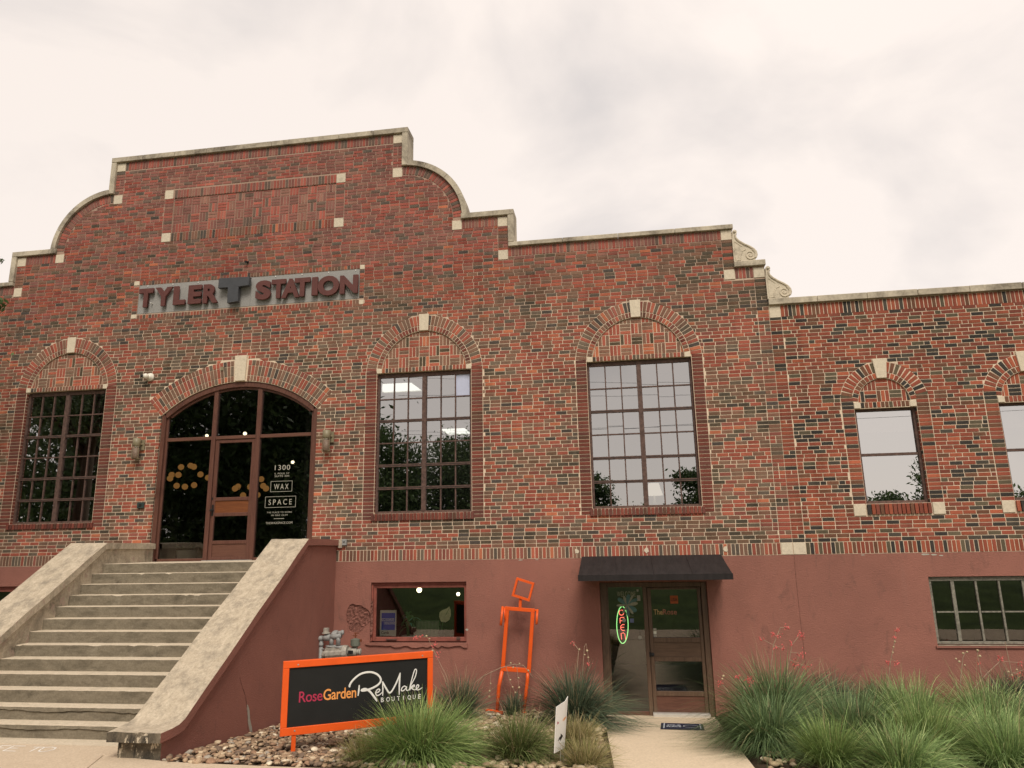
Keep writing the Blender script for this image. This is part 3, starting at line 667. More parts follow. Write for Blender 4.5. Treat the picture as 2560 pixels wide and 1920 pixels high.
steel_window(WIN[0][0], WIN[0][1], WIN[0][2], 5.93, WIN[0][4]); steel_window(WIN[1][0], WIN[1][1], WIN[1][2], 5.93, WIN[1][4], paned=lambda i, j: 'film' if (i, j) == (5, 0) else 'pane')
steel_window(WIN[2][0], WIN[2][1], WIN[2][2], 5.935, WIN[2][4], paned=lambda i, j: 'clear')
for x0, x1, z0, z1, cx in WIN_S:                                 # double hung windows of the wing
    mb = MB(); y = .085
    mb.box(x0, x0 + .05, y, y + .09, z0, z1); mb.box(x1 - .05, x1, y, y + .09, z0, z1); mb.box(x0 + .05, x1 - .05, y, y + .09, z0, z0 + .05); mb.box(x0 + .05, x1 - .05, y, y + .09, z1 - .04, z1)
    wn = mb.build('window', 'steel', B, bev=.004)
    MB().box(x0 + .05, x1 - .05, y + .015, y + .06, 3.935, 3.985).build('meeting_rail', 'steel', wn, bev=.003)
    for a, b, yy in ((z0 + .05, 3.935, y + .035), (3.985, z1 - .04, y + .05)):
        m1 = MB(); m1.face([(x0 + .05, yy, a), (x1 - .05, yy, a), (x1 - .05, yy, b), (x0 + .05, yy, b)]); m1.build('pane', 'wingpane', wn)
    MB().box(x0 + .06, x1 - .06, .26, .27, 4.38, z1).build('roller_blind', 'ivory', wn)

# ------------------------------------------------------------------ arched entrance: frame > panes, door > panes
EY = .075; zs_ = 2.285
mb = MB()
inn = arc(*DOORC, 2.50, PI / 2 - dA * .965, PI / 2 + dA * .965, 24); outr = arc(*DOORC, 2.606, PI / 2 - dA * .965, PI / 2 + dA * .965, 24)
# jambs
for s_ in (-1, 1):
    a, b = (-9.492, -9.405) if s_ < 0 else (-6.12, -6.032); mb.box(a, b, EY - .045, EY + .10, zs_, 5.33)
    a, b = (-9.402, -9.355) if s_ < 0 else (-6.17, -6.123); mb.box(a, b, EY, EY + .07, zs_ + .06, 5.235)
for i in range(24):
    p = [inn[i], outr[i], outr[i + 1], inn[i + 1]]; mb.prism(p, EY - .045, EY + .10)
inn2 = arc(*DOORC, 2.452, PI / 2 - dA * .93, PI / 2 + dA * .93, 24); inn3 = arc(*DOORC, 2.498, PI / 2 - dA * .93, PI / 2 + dA * .93, 24)
for i in range(24): mb.prism([inn2[i], inn3[i], inn3[i + 1], inn2[i + 1]], EY, EY + .07)
ef = mb.build('entrance_frame', 'wood', B, bev=.004)
for a, b in ((-8.352, -8.262), (-7.372, -7.275)): MB().box(a, b, EY - .02, EY + .07, zs_, 5.78).build('mullion', 'wood', ef, bev=.006)
for a, b in ((-9.355, -8.354), (-8.26, -7.374), (-7.273, -6.17)): MB().box(a, b, EY - .012, EY + .06, 4.735, 4.805).build('transom', 'woodx', ef, bev=.006)
for a, b in ((-9.355, -8.354), (-7.273, -6.17)): MB().box(a, b, EY - .012, EY + .06, zs_, zs_ + .06).build('bottom_rail', 'woodx', ef, bev=.006)
def flatpane(parent, pts, mt, y): m1 = MB(); m1.face([(a, y, b) for a, b in pts]); return m1.build('pane', mt, parent)
flatpane(ef, rectp(-9.355, -8.352, 2.345, 4.735), 'doorglass', EY + .03); flatpane(ef, rectp(-7.275, -6.17, 2.345, 4.735), 'doorglass', EY + .03)
def archpane(a, b):
    top = [(x, 3.325 + math.sqrt(2.47 ** 2 - (x + 7.758) ** 2)) for x in np.linspace(b, a, 9)]
    flatpane(ef, [(a, 4.805), (b, 4.805)] + top, 'doorglass', EY + .03)
archpane(-9.36, -8.352); archpane(-8.262, -7.372); archpane(-7.275, -6.165)
# door leaf
mb = MB(); d0, d1, yd = -8.255, -7.38, EY + .005
mb.box(d0, d0 + .075, yd, yd + .05, zs_ + .02, 4.725); mb.box(d1 - .07, d1, yd, yd + .05, zs_ + .02, 4.725)
for a, b in ((4.66, 4.725), (3.475, 3.545), (3.165, 3.235), (2.615, 2.685), (zs_ + .02, 2.36)): mb.box(d0 + .075, d1 - .07, yd + .002, yd + .048, a, b)
dr = mb.build('door', 'wood', B, bev=.006)
MB().box(d0 + .075, d1 - .07, yd + .02, yd + .035, 3.235, 3.475).build('door_panel', 'panelw', dr); MB().box(d0 + .075, d1 - .07, yd + .02, yd + .035, 2.36, 2.615).build('kick_panel', 'woodx', dr)
flatpane(dr, rectp(d0 + .07, d1 - .065, 3.54, 4.665), 'doorglass', yd + .03); flatpane(dr, rectp(d0 + .07, d1 - .065, 2.68, 3.17), 'doorglass', yd + .03)
mb = MB(); mb.lathe([(0, .03), (.012, .03), (.014, .012), (.05, .012), (.052, .028), (.075, .026), (.08, .005)], (d0 + .04, yd, 3.29), (0, -1, 0), 12); mb.box(d0 + .02, d0 + .06, yd - .008, yd, 3.18, 3.4); mb.box(d0 + .005, d0 + .03, yd - .012, yd, 3.50, 3.55); mb.build('door_handle', 'dark', dr)
MB().box(-8.35, -7.28, EY - .05, EY + .06, 2.272, 2.303).build('threshold', 'aluminium', dr)
# lettering on the right-hand pane
VY = EY + .027
for s_, a, b, c, d, sp in (('1300', -6.93, -6.60, 4.062, 4.163, 1.15), ('S. POLK ST', -6.93, -6.61, 3.975, 4.008, 1.1), ('SUITE 205', -6.925, -6.61, 3.922, 3.957, 1.1), ('WAX', -6.925, -6.615, 3.672, 3.782, 1.5), ('SPACE', -7.025, -6.53, 3.366, 3.474, 1.5), ('THE PLACE TO WORK', -7.045, -6.515, 3.202, 3.232, 1.2), ('IN OAK CLIFF', -6.95, -6.60, 3.145, 3.175, 1.2), ('THEWAXSPACE.COM', -7.06, -6.495, 2.987, 3.03, 1.1)):
    text_mesh('lettering', s_, 'vinyl', a, b, c, d, VY, .0015, 0.0, None, ef, sp)
mb = MB(); t = .007
for a, b, c, d in ((-7.0, -6.537, 3.625, 3.84), (-7.10, -6.445, 3.312, 3.533)):
    mb.box(a, b, VY - .0015, VY, c, c + t); mb.box(a, b, VY - .0015, VY, d - t, d); mb.box(a, a + t, VY - .0015, VY, c + t, d - t); mb.box(b - t, b, VY - .0015, VY, c + t, d - t)
mb.box(-6.893, -6.675, VY - .0015, VY, 3.088, 3.097); mb.build('lettering', 'vinyl', ef)

# ------------------------------------------------------------------ stucco base with its openings
SY = -.012
SH = [rectp(-4.79, -2.94, .765, 1.845), rectp(-13.4, -11.55, .765, 1.845), rectp(5.10, 7.6, .735, 1.842), rectp(-.47, 1.42, -.47, 1.80)]
hp = []
for i in range(26):
    a = 2 * PI * i / 26; r = 1 + .10 * math.sin(3 * a + 1) + random.uniform(-.06, .06); hp.append((-5.045 + .245 * r * math.cos(a), 1.20 + .255 * r * math.sin(a)))
mb = MB(); holed(mb, [(-16.9, -.75), (10.9, -.75), (10.9, 2.236), (-16.9, 2.236)], SH + [hp], SY)
for p in SH: reveal(mb, p, SY, .14)
reveal(mb, hp, SY, .03); mb.face([(-16.9, SY, 2.236), (10.9, SY, 2.236), (10.9, .02, 2.2375), (-16.9, .02, 2.2375)])
st = mb.build('stucco_base', 'stucco', B)
mb = MB(); g = 22; ix = {}                              # the broken patch: rough exposed render
for i in range(g + 1):
    for j in range(g + 1):
        u, v = -1 + 2 * i / g, -1 + 2 * j / g; rr = math.hypot(u, v)
        mb.v.append((-5.045 + .30 * u, .014 - .022 * max(0, rr - .5) + random.uniform(-.012, .012), 1.20 + .31 * v))
for i in range(g):
    for j in range(g): a = i * (g + 1) + j; mb.f.append((a, a + g + 1, a + g + 2, a + 1)); mb.m.append(0)
mb.build('broken_patch', 'broken', B)
mb = MB(); xx = -4.86                                   # window ledge with a ragged broken lower edge
pts = [(-4.87, .765), (-4.87, .735)]
while xx < -2.93: xx += random.uniform(.05, .12); pts.append((min(xx, -2.92), .70 + random.uniform(-.03, .018)))
pts.append((-2.92, .765)); mb.prism(pts, -.045, .06); mb.build('window_ledge', 'stucco', B)
mb = MB(); mb.box(5.07, 7.6, -.04, .06, .690, .733); mb.build('window_ledge', 'stucco', B, bev=.006)
MB().box(5.10, 7.6, -.043, -.012, .7335, .742).build('peeling_ledge', 'cheek', B)
# basement windows
def red_window(x0, x1):
    mb = MB(); y = .06
    mb.box(x0 + .03, x0 + .085, y, y + .06, .775, 1.79); mb.box(x1 - .055, x1 - .003, y, y + .06, .775, 1.79); mb.box(x0 + .085, x1 - .055, y, y + .06, .775, .85); mb.box(x0 + .085, x1 - .055, y, y + .06, 1.735, 1.79); mb.box(x0, x0 + .03, y - .03, y + .07, .775, 1.84); mb.box(x0 + .03, x1, y - .01, y + .07, 1.79, 1.845)
    wn = mb.build('window', 'stucco_red', B, bev=.004); flatpane(wn, rectp(x0 + .085, x1 - .055, .85, 1.735), 'shopglass', y + .03)
    mb = MB(); mb.box(x0 + .3, x0 + .5, y - .02, y, .80, .815); mb.box(x1 - .2, x1 - .13, y - .02, y, .81, .85); mb.build('latch', 'steel', wn)
red_window(-4.79, -2.94); red_window(-13.4, -11.55)
mb = MB(); y = .05
mb.box(5.103, 7.6, y - .01, y + .07, 1.765, 1.835); mb.box(5.103, 5.16, y, y + .06, .75, 1.765); mb.box(5.16, 7.6, y, y + .06, .745, .79)
wn = mb.build('window', 'greywood', B, bev=.004)
xs = [5.49, 5.86, 6.22, 6.60, 6.97, 7.34]
for i, x in enumerate(xs): tk = .028 if i % 3 == 0 else .016; MB().box(x - tk, x + tk, y - .004, y + .045, .79, 1.765).build('glazing_bar', 'greywood', wn, bev=.003)
ed = [5.16] + xs + [7.6]
for i in range(len(ed) - 1):
    MB().box(ed[i] + .029, ed[i + 1] - .029, y + .004, y + .04, 1.25, 1.272).build('glazing_bar', 'greywood', wn)
    for a, b in ((.79, 1.25), (1.272, 1.765)): flatpane(wn, rectp(ed[i] + .01, ed[i + 1] - .01, a, b), 'shopglass', y + .022)
# shop entrance
y = .085
mb = MB(); mb.box(-.468, -.35, y - .05, y + .08, -.465, 1.79); mb.box(1.318, 1.417, y - .05, y + .08, -.465, 1.79); mb.box(-.35, 1.318, y - .05, y + .08, 1.715, 1.795)
sf = mb.build('shop_frame', 'oldwood', B, bev=.006)
mb = MB(); mb.box(.296, .366, y - .03, y + .07, -.465, 1.715); mb.build('mullion', 'oldwood', sf, bev=.006); MB().box(-.35, .296, y - .02, y + .05, -.465, -.38).build('bottom_rail', 'woodx', sf, bev=.006)
MB().box(-.35, -.325, y - .01, y + .04, -.38, 1.715).build('glazing_stop', 'oldwood', sf)
flatpane(sf, rectp(-.325, .296, -.38, 1.715), 'shopglass', y + .02)
mb = MB(); a, b = .372, 1.312
mb.box(a, a + .065, y - .02, y + .03, -.415, 1.705); mb.box(b - .06, b, y - .02, y + .03, -.415, 1.705)
for c, d in ((1.665, 1.705), (.765, .845), (.445, .52), (-.125, -.045), (-.415, -.385)): mb.box(a + .065, b - .06, y - .018, y + .028, c, d)
sdo = mb.build('door', 'oldwood', B, bev=.006)
MB().box(a + .065, b - .06, y + .002, y + .015, .52, .765).build('door_panel', 'oldwoodx', sdo); MB().box(a + .065, b - .06, y + .002, y + .015, -.385, -.125).build('kick_panel', 'woodx', sdo)
flatpane(sdo, rectp(a + .06, b - .055, .84, 1.67), 'shopglass', y + .01); flatpane(sdo, rectp(a + .06, b - .055, -.05, .45), 'shopglass', y + .01)
mb = MB(); mb.lathe([(0, .034), (.01, .034), (.012, .013), (.04, .013), (.044, .03), (.065, .028), (.072, .006)], (a + .035, y - .02, .56), (0, -1, 0), 14); mb.build('door_handle', 'dark', sdo); 
MB().box(a - .02, a + .012, y - .032, y - .02, .52, .60).build('latch_plate', 'dark', sdo)
mb = MB(); mb.box(.36, 1.32, -.06, y + .03, -.445, -.40); mb.box(.36, 1.32, -.03, y + .03, -.399, -.388); mb.build('threshold', 'aluminium', sdo)
VY = y - .002 + .009
text_mesh('lettering', 'The', 'goldv', .470, .628, 1.233, 1.322, VY, .0012, .008, None, sdo); text_mesh('lettering', 'Rose', 'rosev', .634, .878, 1.233, 1.324, VY, .0012, .003, None, sdo)
mb = MB(); mb.box(.775, .913, VY - .001, VY, 1.42, 1.556); mb.build('sticker', plain('orange sticker', (.40, .10, .03), .6, .2, .1), sdo)
text_mesh('lettering', 'USA', 'black', .79, .90, 1.46, 1.515, VY - .0012, .0008, .01, None, sdo)
mb = MB()
for i, (c, d) in enumerate(((.965, 1.0), (.905, .955), (.85, .895))): mb.box(.449, .500, VY - .001, VY, c, d, i % 2)
mb.build('sticker', ['vinyl', 'cardw'], sdo)
VY = y + .018
text_mesh('lettering', 'WELCOME', 'tealp', -.165, .168, 1.545, 1.635, VY, .001, .0, None, sf, 1.05)
def petal(mb, cx, cz, ang, l, wd, mi): 
    u = (math.cos(ang), math.sin(ang)); v = (-u[1], u[0]); P = []
    for i in range(12): a = 2 * PI * i / 12; r = .5 * (1 - math.cos(a)) ; P.append((cx + u[0] * l * (.5 - .5 * math.cos(a)) + v[0] * wd * math.sin(a) * (.35 + .65 * (.5 - .5 * math.cos(a))), cz + u[1] * l * (.5 - .5 * math.cos(a)) + v[1] * wd * math.sin(a) * (.35 + .65 * (.5 - .5 * math.cos(a)))))
    petal.k += 1; yy = VY - .0006 * petal.k - .001
    mb.face([(p, yy, q) for p, q in P], mi)
petal.k = 0
mb = MB()
for an, l, wd, mi in ((2.5, .20, .05, 0), (1.9, .16, .035, 1), (.5, .22, .045, 0), (.95, .24, .025, 1), (1.35, .19, .05, 0), (3.2, .19, .03, 1), (-.6, .20, .06, 0), (-1.5, .20, .04, 0), (-2.1, .17, .03, 1), (-1.0, .19, .03, 1), (.15, .2, .04, 1)): petal(mb, .005, 1.40, an, l, wd, mi)
mb.build('flower_decal', ['teal', 'tealp'], sf)
mb = MB(); P = arc(-.062, 1.135, .034, 0, 2 * PI, 16)[:-1]; mb.face([(p, VY - .001, q) for p, q in P]); P = arc(.207, .841, .035, 0, 2 * PI, 16)[:-1]; mb.face([(p, VY - .001, q) for p, q in P]); mb.box(.045, .112, VY - .001, VY, 1.095, 1.165, 1); mb.box(.19, .25, VY - .001, VY, 1.47, 1.565, 0); mb.box(.19, .225, VY - .001, VY, 1.63, 1.67, 0)
mb.build('sticker', ['vinyl', plain('pale blue sticker', (.16, .19, .33), .5, .3)], sf); text_mesh('lettering', 'SHOP SMALL WITH US', 'vinyl', -.08, .11, 1.198, 1.212, VY, .001, 0, None, sf)

# small repairs and damage on the front
def blob(cx, cz, rx, rz, y, name, mt, n=11):
    P = [(cx + rx * math.cos(2 * PI * i / n) * random.uniform(.6, 1.15), cz + rz * math.sin(2 * PI * i / n) * random.uniform(.6, 1.15)) for i in range(n)]
    MB().prism(P, y, y + .006).build(name, mt, B)
for x in (-.86, .41, 1.80): blob(x, 2.36, .045, .05, -.006, 'mortar_patch', 'cleanlime')
for x, z, rx, rz in ((5.10, 2.212, .07, .018), (5.25, 2.205, .06, .014), (5.36, 2.19, .04, .012), (-2.93, .99, .03, .02), (-1.9, 2.22, .05, .010), (-1.6, 2.222, .03, .008), (4.1, 2.218, .04, .008)): blob(x, z, rx, rz, SY - .0015, 'paint_chip', 'vinyl', 9)
pts = [(2.953 + .006 * math.sin(z * 3), z) for z in np.linspace(-.3, 2.23, 14)]
mb = MB(); mb.tube([(x, SY - .0005, z) for x, z in pts], .0045, 5); mb.build('stucco_joint', 'broken', B)

# ------------------------------------------------------------------ ground: bed that falls towards the wall, walks, lawn rising to the street
def gz(x, y):
    """height of the planting bed"""
    return -.40 - .1 * y if y > -5.25 else .125
mb = MB()
def sheet(mb, xs, ys, fz, mi=0):
    b = len(mb.v); n = len(ys)
    for x in xs:
        for y in ys: mb.v.append((x, y, fz(x, y)))
    for i in range(len(xs) - 1):
        for j in range(n - 1): a = b + i * n + j; mb.f.append((a, a + n, a + n + 1, a + 1)); mb.m.append(mi)
sheet(mb, list(np.linspace(-30, -5.4, 6)) + list(np.linspace(-5.3, 7.5, 50)) + [20, 30], list(np.linspace(-5.3, .1, 30)), lambda x, y: gz(x, y) - .03 - (.10 if -.42 < x < 1.32 else 0) + (.02 * math.sin(x * 3.1) * math.sin(y * 2.7) if -5.2 < x else 0))
struct(mb.build('planting_bed', 'soil'))
def lz(x, y):
    if y > -7.3: return .118
    t = min(1, (-7.3 - y) / 6.0); t = t * t * (3 - 2 * t); return .118 + .80 * t + (.06 * math.sin(x * .21) * math.sin(y * .17) if y < -15 else 0) + max(0, (-60 - y) * .018)
mb = MB(); sheet(mb, list(np.linspace(-420, -40, 12)) + list(np.linspace(-36, 36, 37)) + list(np.linspace(40, 420, 12)), list(np.linspace(-500, -70, 14)) + list(np.linspace(-65, -7.3, 60)), lz)
struct(mb.build('lawn', 'lawn', smooth=True))
mb = MB(); mb.face([(-420, -5.25, -.6), (420, -5.25, -.6), (420, 400, -.6), (-420, 400, -.6)]); mb.face([(-420, -7.4, .08), (420, -7.4, .08), (420, -5.2, .08), (-420, -5.2, .08)]); struct(mb.build('ground', 'soil'))
mb = MB(); sheet(mb, list(np.linspace(-420, -40, 12)) + list(np.linspace(-36, 36, 37)) + list(np.linspace(40, 420, 12)), [-36, -33, -30, -27.5], lambda x, y: lz(x, y) + .02); struct(mb.build('road', 'asphalt'))
# sidewalk in slabs; the landing pad before the steps is a slab of it
sw = bpy.data.objects.new('sidewalk', None); COL.objects.link(sw); sw.location = (-3, -6, .13); struct(sw)
xs = [-20, -16.5, -13, -9.8]
def slab(poly, z=.13): MB().prism([(a, b) for a, b in poly][::-1], z, z - .12, plane='XY').build('paving_slab', 'slab', sw, bev=.006)
slab([(-13.0, -4.66), (-6.0, -4.63), (-6.0, -5.0), (-6.325, -5.0), (-5.98, -5.95), (-13, -5.95)]); slab([(-13, -4.645), (-13, -3.2), (-6.0, -3.2), (-6.0, -4.62)])
slab([(-6.315, -5.005), (-5.3, -5.19), (-4.0, -5.25), (-2.2, -5.28), (-2.2, -7.3), (-5.45, -7.3), (-5.965, -5.96)])
for a, b in ((-2.19, .3), (.31, 2.8), (2.81, 5.3), (5.31, 7.8), (7.81, 10.3)): slab([(a, -5.28), (b, -5.28), (b, -7.3), (a, -7.3)])
slab([(-13, -5.965), (-9.5, -5.965), (-9.5, -7.3), (-13, -7.3)]); slab([(-9.49, -5.965), (-5.985, -5.965), (-5.47, -7.3), (-9.49, -7.3)])
for a, b in ((-20, -16.5), (-16.49, -13.01)): slab([(a, -5.3), (b, -5.3), (b, -7.3), (a, -7.3)])
mb = MB(); ys = np.linspace(-5.26, -.05, 24); wl = []
for y in ys: f = (y + 5.26) / 5.2; wl.append((-.20 - .29 * f, 1.30 + .1 * f, y, -.445 - .108 * y))
for i in range(23):
    (a, b, y, z), (a2, b2, y2, z2) = wl[i], wl[i + 1]; mb.face([(a, y, z), (b, y, z), (b2, y2, z2), (a2, y2, z2)]); mb.face([(a, y, z), (a2, y2, z2), (a2, y2, z2 - .12), (a, y, z - .12)]); mb.face([(b, y, z), (b, y, z - .12), (b2, y2, z2 - .12), (b2, y2, z2)])
mb.face([(wl[-1][0], -.05, wl[-1][3]), (wl[-1][1], -.05, wl[-1][3]), (wl[-1][1], .12, -.452), (wl[-1][0], .12, -.442)])
struct(mb.build('walkway', concrete('pale walkway concrete', (.60, .485, .345), (.68, .56, .41), (.34, .27, .19), (.62, .95), .9, (.8, 2.2, 1))))
# white letters on the slab
mb = MB()
def strokes(sets, z=.1315, wd=.017):
    k = 0
    for s_ in sets:
        for p, q in zip(s_[:-1], s_[1:]):
            d = Vector((q[0] - p[0], q[1] - p[1])); l = max(d.length, 1e-5); d /= l; n = Vector((-d.y, d.x)) * wd / 2; e_ = d * wd * .3; zz = z + .00012 * k; k += 1
            mb.face([(p[0] - e_.x + n.x, p[1] - e_.y + n.y, zz), (p[0] - e_.x - n.x, p[1] - e_.y - n.y, zz), (q[0] + e_.x - n.x, q[1] + e_.y - n.y, zz), (q[0] + e_.x + n.x, q[1] + e_.y + n.y, zz)])
strokes([[(-7.95, -4.735), (-7.90, -4.95)], [(-7.95, -4.735), (-7.83, -4.735)], [(-7.935, -4.84), (-7.84, -4.838)], [(-7.90, -4.95), (-7.79, -4.95)], [(-7.783, -4.736), (-7.738, -4.954)], [(-7.778, -4.738), (-7.625, -4.736)], [(-7.766, -4.839), (-7.646, -4.835)], [(-7.738, -4.954), (-7.565, -4.956)],
         [(-7.469, -4.772), (-7.335, -4.768)], [(-7.397, -4.773), (-7.36, -4.954)], [(-7.323, -4.776), (-7.231, -4.753), (-7.153, -4.779), (-7.122, -4.856), (-7.156, -4.931), (-7.21, -4.95), (-7.26, -4.935), (-7.29, -4.87), (-7.31, -4.79)]])
tag(mb.build('chalk_lettering', 'chalk'), 'white hand lettered words painted on the slab at the foot of the steps', 'lettering')

# ------------------------------------------------------------------ front steps
S = thing('staircase', 'wide concrete front steps between two sloping walls up to the arched entrance', 'stairs', (-7.75, -3, .13))
RISE, TR = .1662, .25; XL, XR = -9.40, -6.06
for i in range(13):
    zt = .13 + RISE * (13 - i); y = -1.4 - TR * i; mb = MB(); n = 46
    xs = np.linspace(XL - .02, XR + .02, n)
    yb = -.0 if i == 0 else y + TR + .03
    crack = i in (11, 12)
    prof = []
    for q, x in enumerate(xs):
        j = random.uniform(-.003, .0025); jz = random.uniform(-.002, .0015)
        if i in (1, 3, 7) and random.random() < .10: j += .03; jz -= .016
        prof.append((x, y + j, zt + jz))
    def strip(P, Q, mi):
        for a in range(n - 1): mb.face([P[a], P[a + 1], Q[a + 1], Q[a]], mi)
    e0 = prof; e1 = [(p[0], p[1] + .012, p[2] + .004) for p in prof]
    back = [(x, yb, zt + .002) for x in xs]; zb = zt - RISE - .03
    strip(e1, back, 0); strip(e0, e1, 0)
    if crack:
        lip = [(p[0], p[1] - .006, p[2] - .045 + .010 * math.sin(p[0] * 5) + random.uniform(-.006, .006)) for p in prof]
        inn_ = [(p[0], p[1] + .035, p[2] - .002) for p in lip]; low = [(p[0], y + .012, p[2] - .010 - (.018 if -7.7 < p[0] < -7.2 and i == 11 else 0)) for p in lip]
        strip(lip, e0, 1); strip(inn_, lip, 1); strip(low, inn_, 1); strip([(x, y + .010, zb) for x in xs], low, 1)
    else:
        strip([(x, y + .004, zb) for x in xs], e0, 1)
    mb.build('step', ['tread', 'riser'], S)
mb = MB(); mb.box(XL - .02, XR + .02, -4.66, -4.39, .08, .134); mb.build('step', ['tread', 'riser'], S)
def cheek(xa, xb, oa, ob, top, red_side):
    """wall from xa..xb under a coping oa..ob; red_side = +1 when the outer face is on the +x side"""
    low = .128
    body = [(0.0, 2.54), (-1.43, 2.56), (-4.72, .37), (-5.10, .335), (-5.10, -.2), (0, -.5)]
    mb = MB(); mb.prism(body, xa, xb, plane='YZ')
    for i in range(len(mb.m)): mb.m[i] = 0
    mb.m[0 if red_side < 0 else 1] = 1; mb.m[1 if red_side < 0 else 0] = 0
    for q in range(2, 8): mb.m[q] = 2 if q == 5 else 0
    w_ = mb.build('cheek_wall', ['cheek', 'stucco', 'mossy'], S)
    # coping in lengths, slightly wavy
    P = [(0.0, 2.655), (-.75, 2.665), (-1.40, 2.672)]
    for k_ in range(1, 9): P.append((-1.40 - 3.34 * k_ / 8, 2.672 - 2.185 * k_ / 8 + (.006 if k_ % 3 == 1 else -.004) * (k_ < 8)))
    P += [(-4.86, .452), (-5.0, .442), (-5.21, .437)]
    T = []
    for i, p in enumerate(P):
        a = P[max(0, i - 1)]; c = P[min(len(P) - 1, i + 1)]; d = Vector((c[0] - a[0], c[1] - a[1])).normalized(); T.append((p[0] - d.y * .0 , p[1] - .112 / max(.55, abs(d.x)) * (1 if i not in (0,) else 1)))
    T[-1] = (-5.21, .325)
    nx_ = 9; xs = np.linspace(oa, ob, nx_); mb = MB()
    grid = [[(x, p[0], p[1] + random.uniform(-.006, .006)) for x in xs] for p in P]
    for i in range(len(P) - 1):
        for j in range(nx_ - 1): mb.face([grid[i][j], grid[i + 1][j], grid[i + 1][j + 1], grid[i][j + 1]], 0)
        for x, j, mi in ((oa, 0, 1 if red_side < 0 else 2), (ob, nx_ - 1, 1 if red_side > 0 else 2)):
            mb.face([(x, T[i][0], T[i][1]), (x, T[i + 1][0], T[i + 1][1]), grid[i + 1][j], grid[i][j]], mi)
        mb.face([(oa, *T[i]), (ob, *T[i]), (ob, *T[i + 1]), (oa, *T[i + 1])], 2)
    for j in range(nx_ - 1): mb.face([(xs[j], *T[-1]), (xs[j + 1], *T[-1]), grid[-1][j + 1], grid[-1][j]], 3)
    mb.build('coping', ['cap', 'stucco', 'cheek', 'mossy'], w_)
cheek(-6.07, -5.51, -6.15, -5.455, 0, 1)
cheek(-10.02, -9.40, -10.10, -9.355, 0, -1)

mb = MB(); mb.tube([(-5.509, y, z) for y, z in ((-3.385, .73), (-3.313, .607), (-3.198, .456), (-3.142, .315), (-3.101, .14), (-3.06, -.05))], [.004, .005, .006, .006, .006, .004], 5); mb.build('crack', 'broken', S)
mb = MB(); P = [(-3.15, .33), (-3.10, .30), (-3.05, .22), (-3.02, .10), (-2.95, -.03), (-2.93, -.10), (-3.0, -.08), (-3.07, .05), (-3.09, .15), (-3.13, .24)]; mb.prism(P, -5.5075, -5.512, plane='YZ'); mb.build('peeled_patch', 'vinyl', S)

# ------------------------------------------------------------------ river stones on the bed
gv = bpy.data.objects.new('gravel_bed', None); COL.objects.link(gv); gv.location = (-3.5, -3, 0); struct(gv)
PT = [((0.325, 0.219, 0.137), 4), ((0.403, 0.286, 0.182), 4), ((0.234, 0.153, 0.098), 5), ((0.546, 0.426, 0.286), 2), ((0.163, 0.112, 0.078), 4), ((0.728, 0.625, 0.468), 1), ((0.299, 0.180, 0.111), 4), ((0.351, 0.306, 0.247), 1)]
def ico():
    p = (1 + 5 ** .5) / 2; v = [(-1, p, 0), (1, p, 0), (-1, -p, 0), (1, -p, 0), (0, -1, p), (0, 1, p), (0, -1, -p), (0, 1, -p), (p, 0, -1), (p, 0, 1), (-p, 0, -1), (-p, 0, 1)]
    f = [(0, 11, 5), (0, 5, 1), (0, 1, 7), (0, 7, 10), (0, 10, 11), (1, 5, 9), (5, 11, 4), (11, 10, 2), (10, 7, 6), (7, 1, 8), (3, 9, 4), (3, 4, 2), (3, 2, 6), (3, 6, 8), (3, 8, 9), (4, 9, 5), (2, 4, 11), (6, 2, 10), (8, 6, 7), (9, 8, 1)]
    V = [Vector(a).normalized() for a in v]; mid = {}; F = []
    def m_(a, b):
        k_ = (min(a, b), max(a, b))
        if k_ not in mid: mid[k_] = len(V); V.append(((V[a] + V[b]) / 2).normalized())
        return mid[k_]
    for a, b, c in f: ab, bc, ca = m_(a, b), m_(b, c), m_(c, a); F += [(a, ab, ca), (b, bc, ab), (c, ca, bc), (ab, bc, ca)]
    return np.array([tuple(x) for x in V]), F
IV, IF = ico()
def stone_verts(r):
    s_ = RNG.normal(0, 1, (3, 3)); q, _ = np.linalg.qr(s_); sc_ = np.array([1.3, 1.0, .58]) * r * RNG.uniform(.8, 1.2, 3)
    d = 1 + .16 * np.sin(IV @ RNG.normal(0, 2.2, 3) + RNG.uniform(0, 6)) + RNG.normal(0, .035, len(IV))
    rz = RNG.uniform(0, 2 * PI); Rz = np.array([[math.cos(rz), -math.sin(rz), 0], [math.sin(rz), math.cos(rz), 0], [0, 0, 1]]); tl = RNG.normal(0, .3, 2)
    Rx = np.array([[1, 0, 0], [0, math.cos(tl[0]), -math.sin(tl[0])], [0, math.sin(tl[0]), math.cos(tl[0])]])
    return (IV * d[:, None] * sc_) @ Rx.T @ Rz.T
spots = []
def add_stones(n, x0, x1, y0, y1, r0, r1, lift=0.0, pal=PT):
    for _ in range(n):
        x = random.uniform(x0, x1); y = random.uniform(y0, y1)
        if x < -5.42: continue
        r = random.uniform(r0, r1) * (1.5 if random.random() < .06 else 1)
        spots.append((x, y, gz(x, y) - .006 + random.uniform(0, .03) + lift * random.random(), r, pick(pal)))
add_stones(4200, -5.42, -2.2, -5.22, -.1, .017, .037, .025)
PT2 = [((.40, .31, .19), 4), ((.34, .255, .155), 4), ((.48, .39, .26), 3), ((.27, .19, .115), 3), ((.56, .48, .35), 1)]
add_stones(1500, -2.9, -.42, -5.22, -.1, .022, .045, .02, PT2); add_stones(900, 1.42, 6.5, -5.2, -.2, .022, .045, .0, PT2)
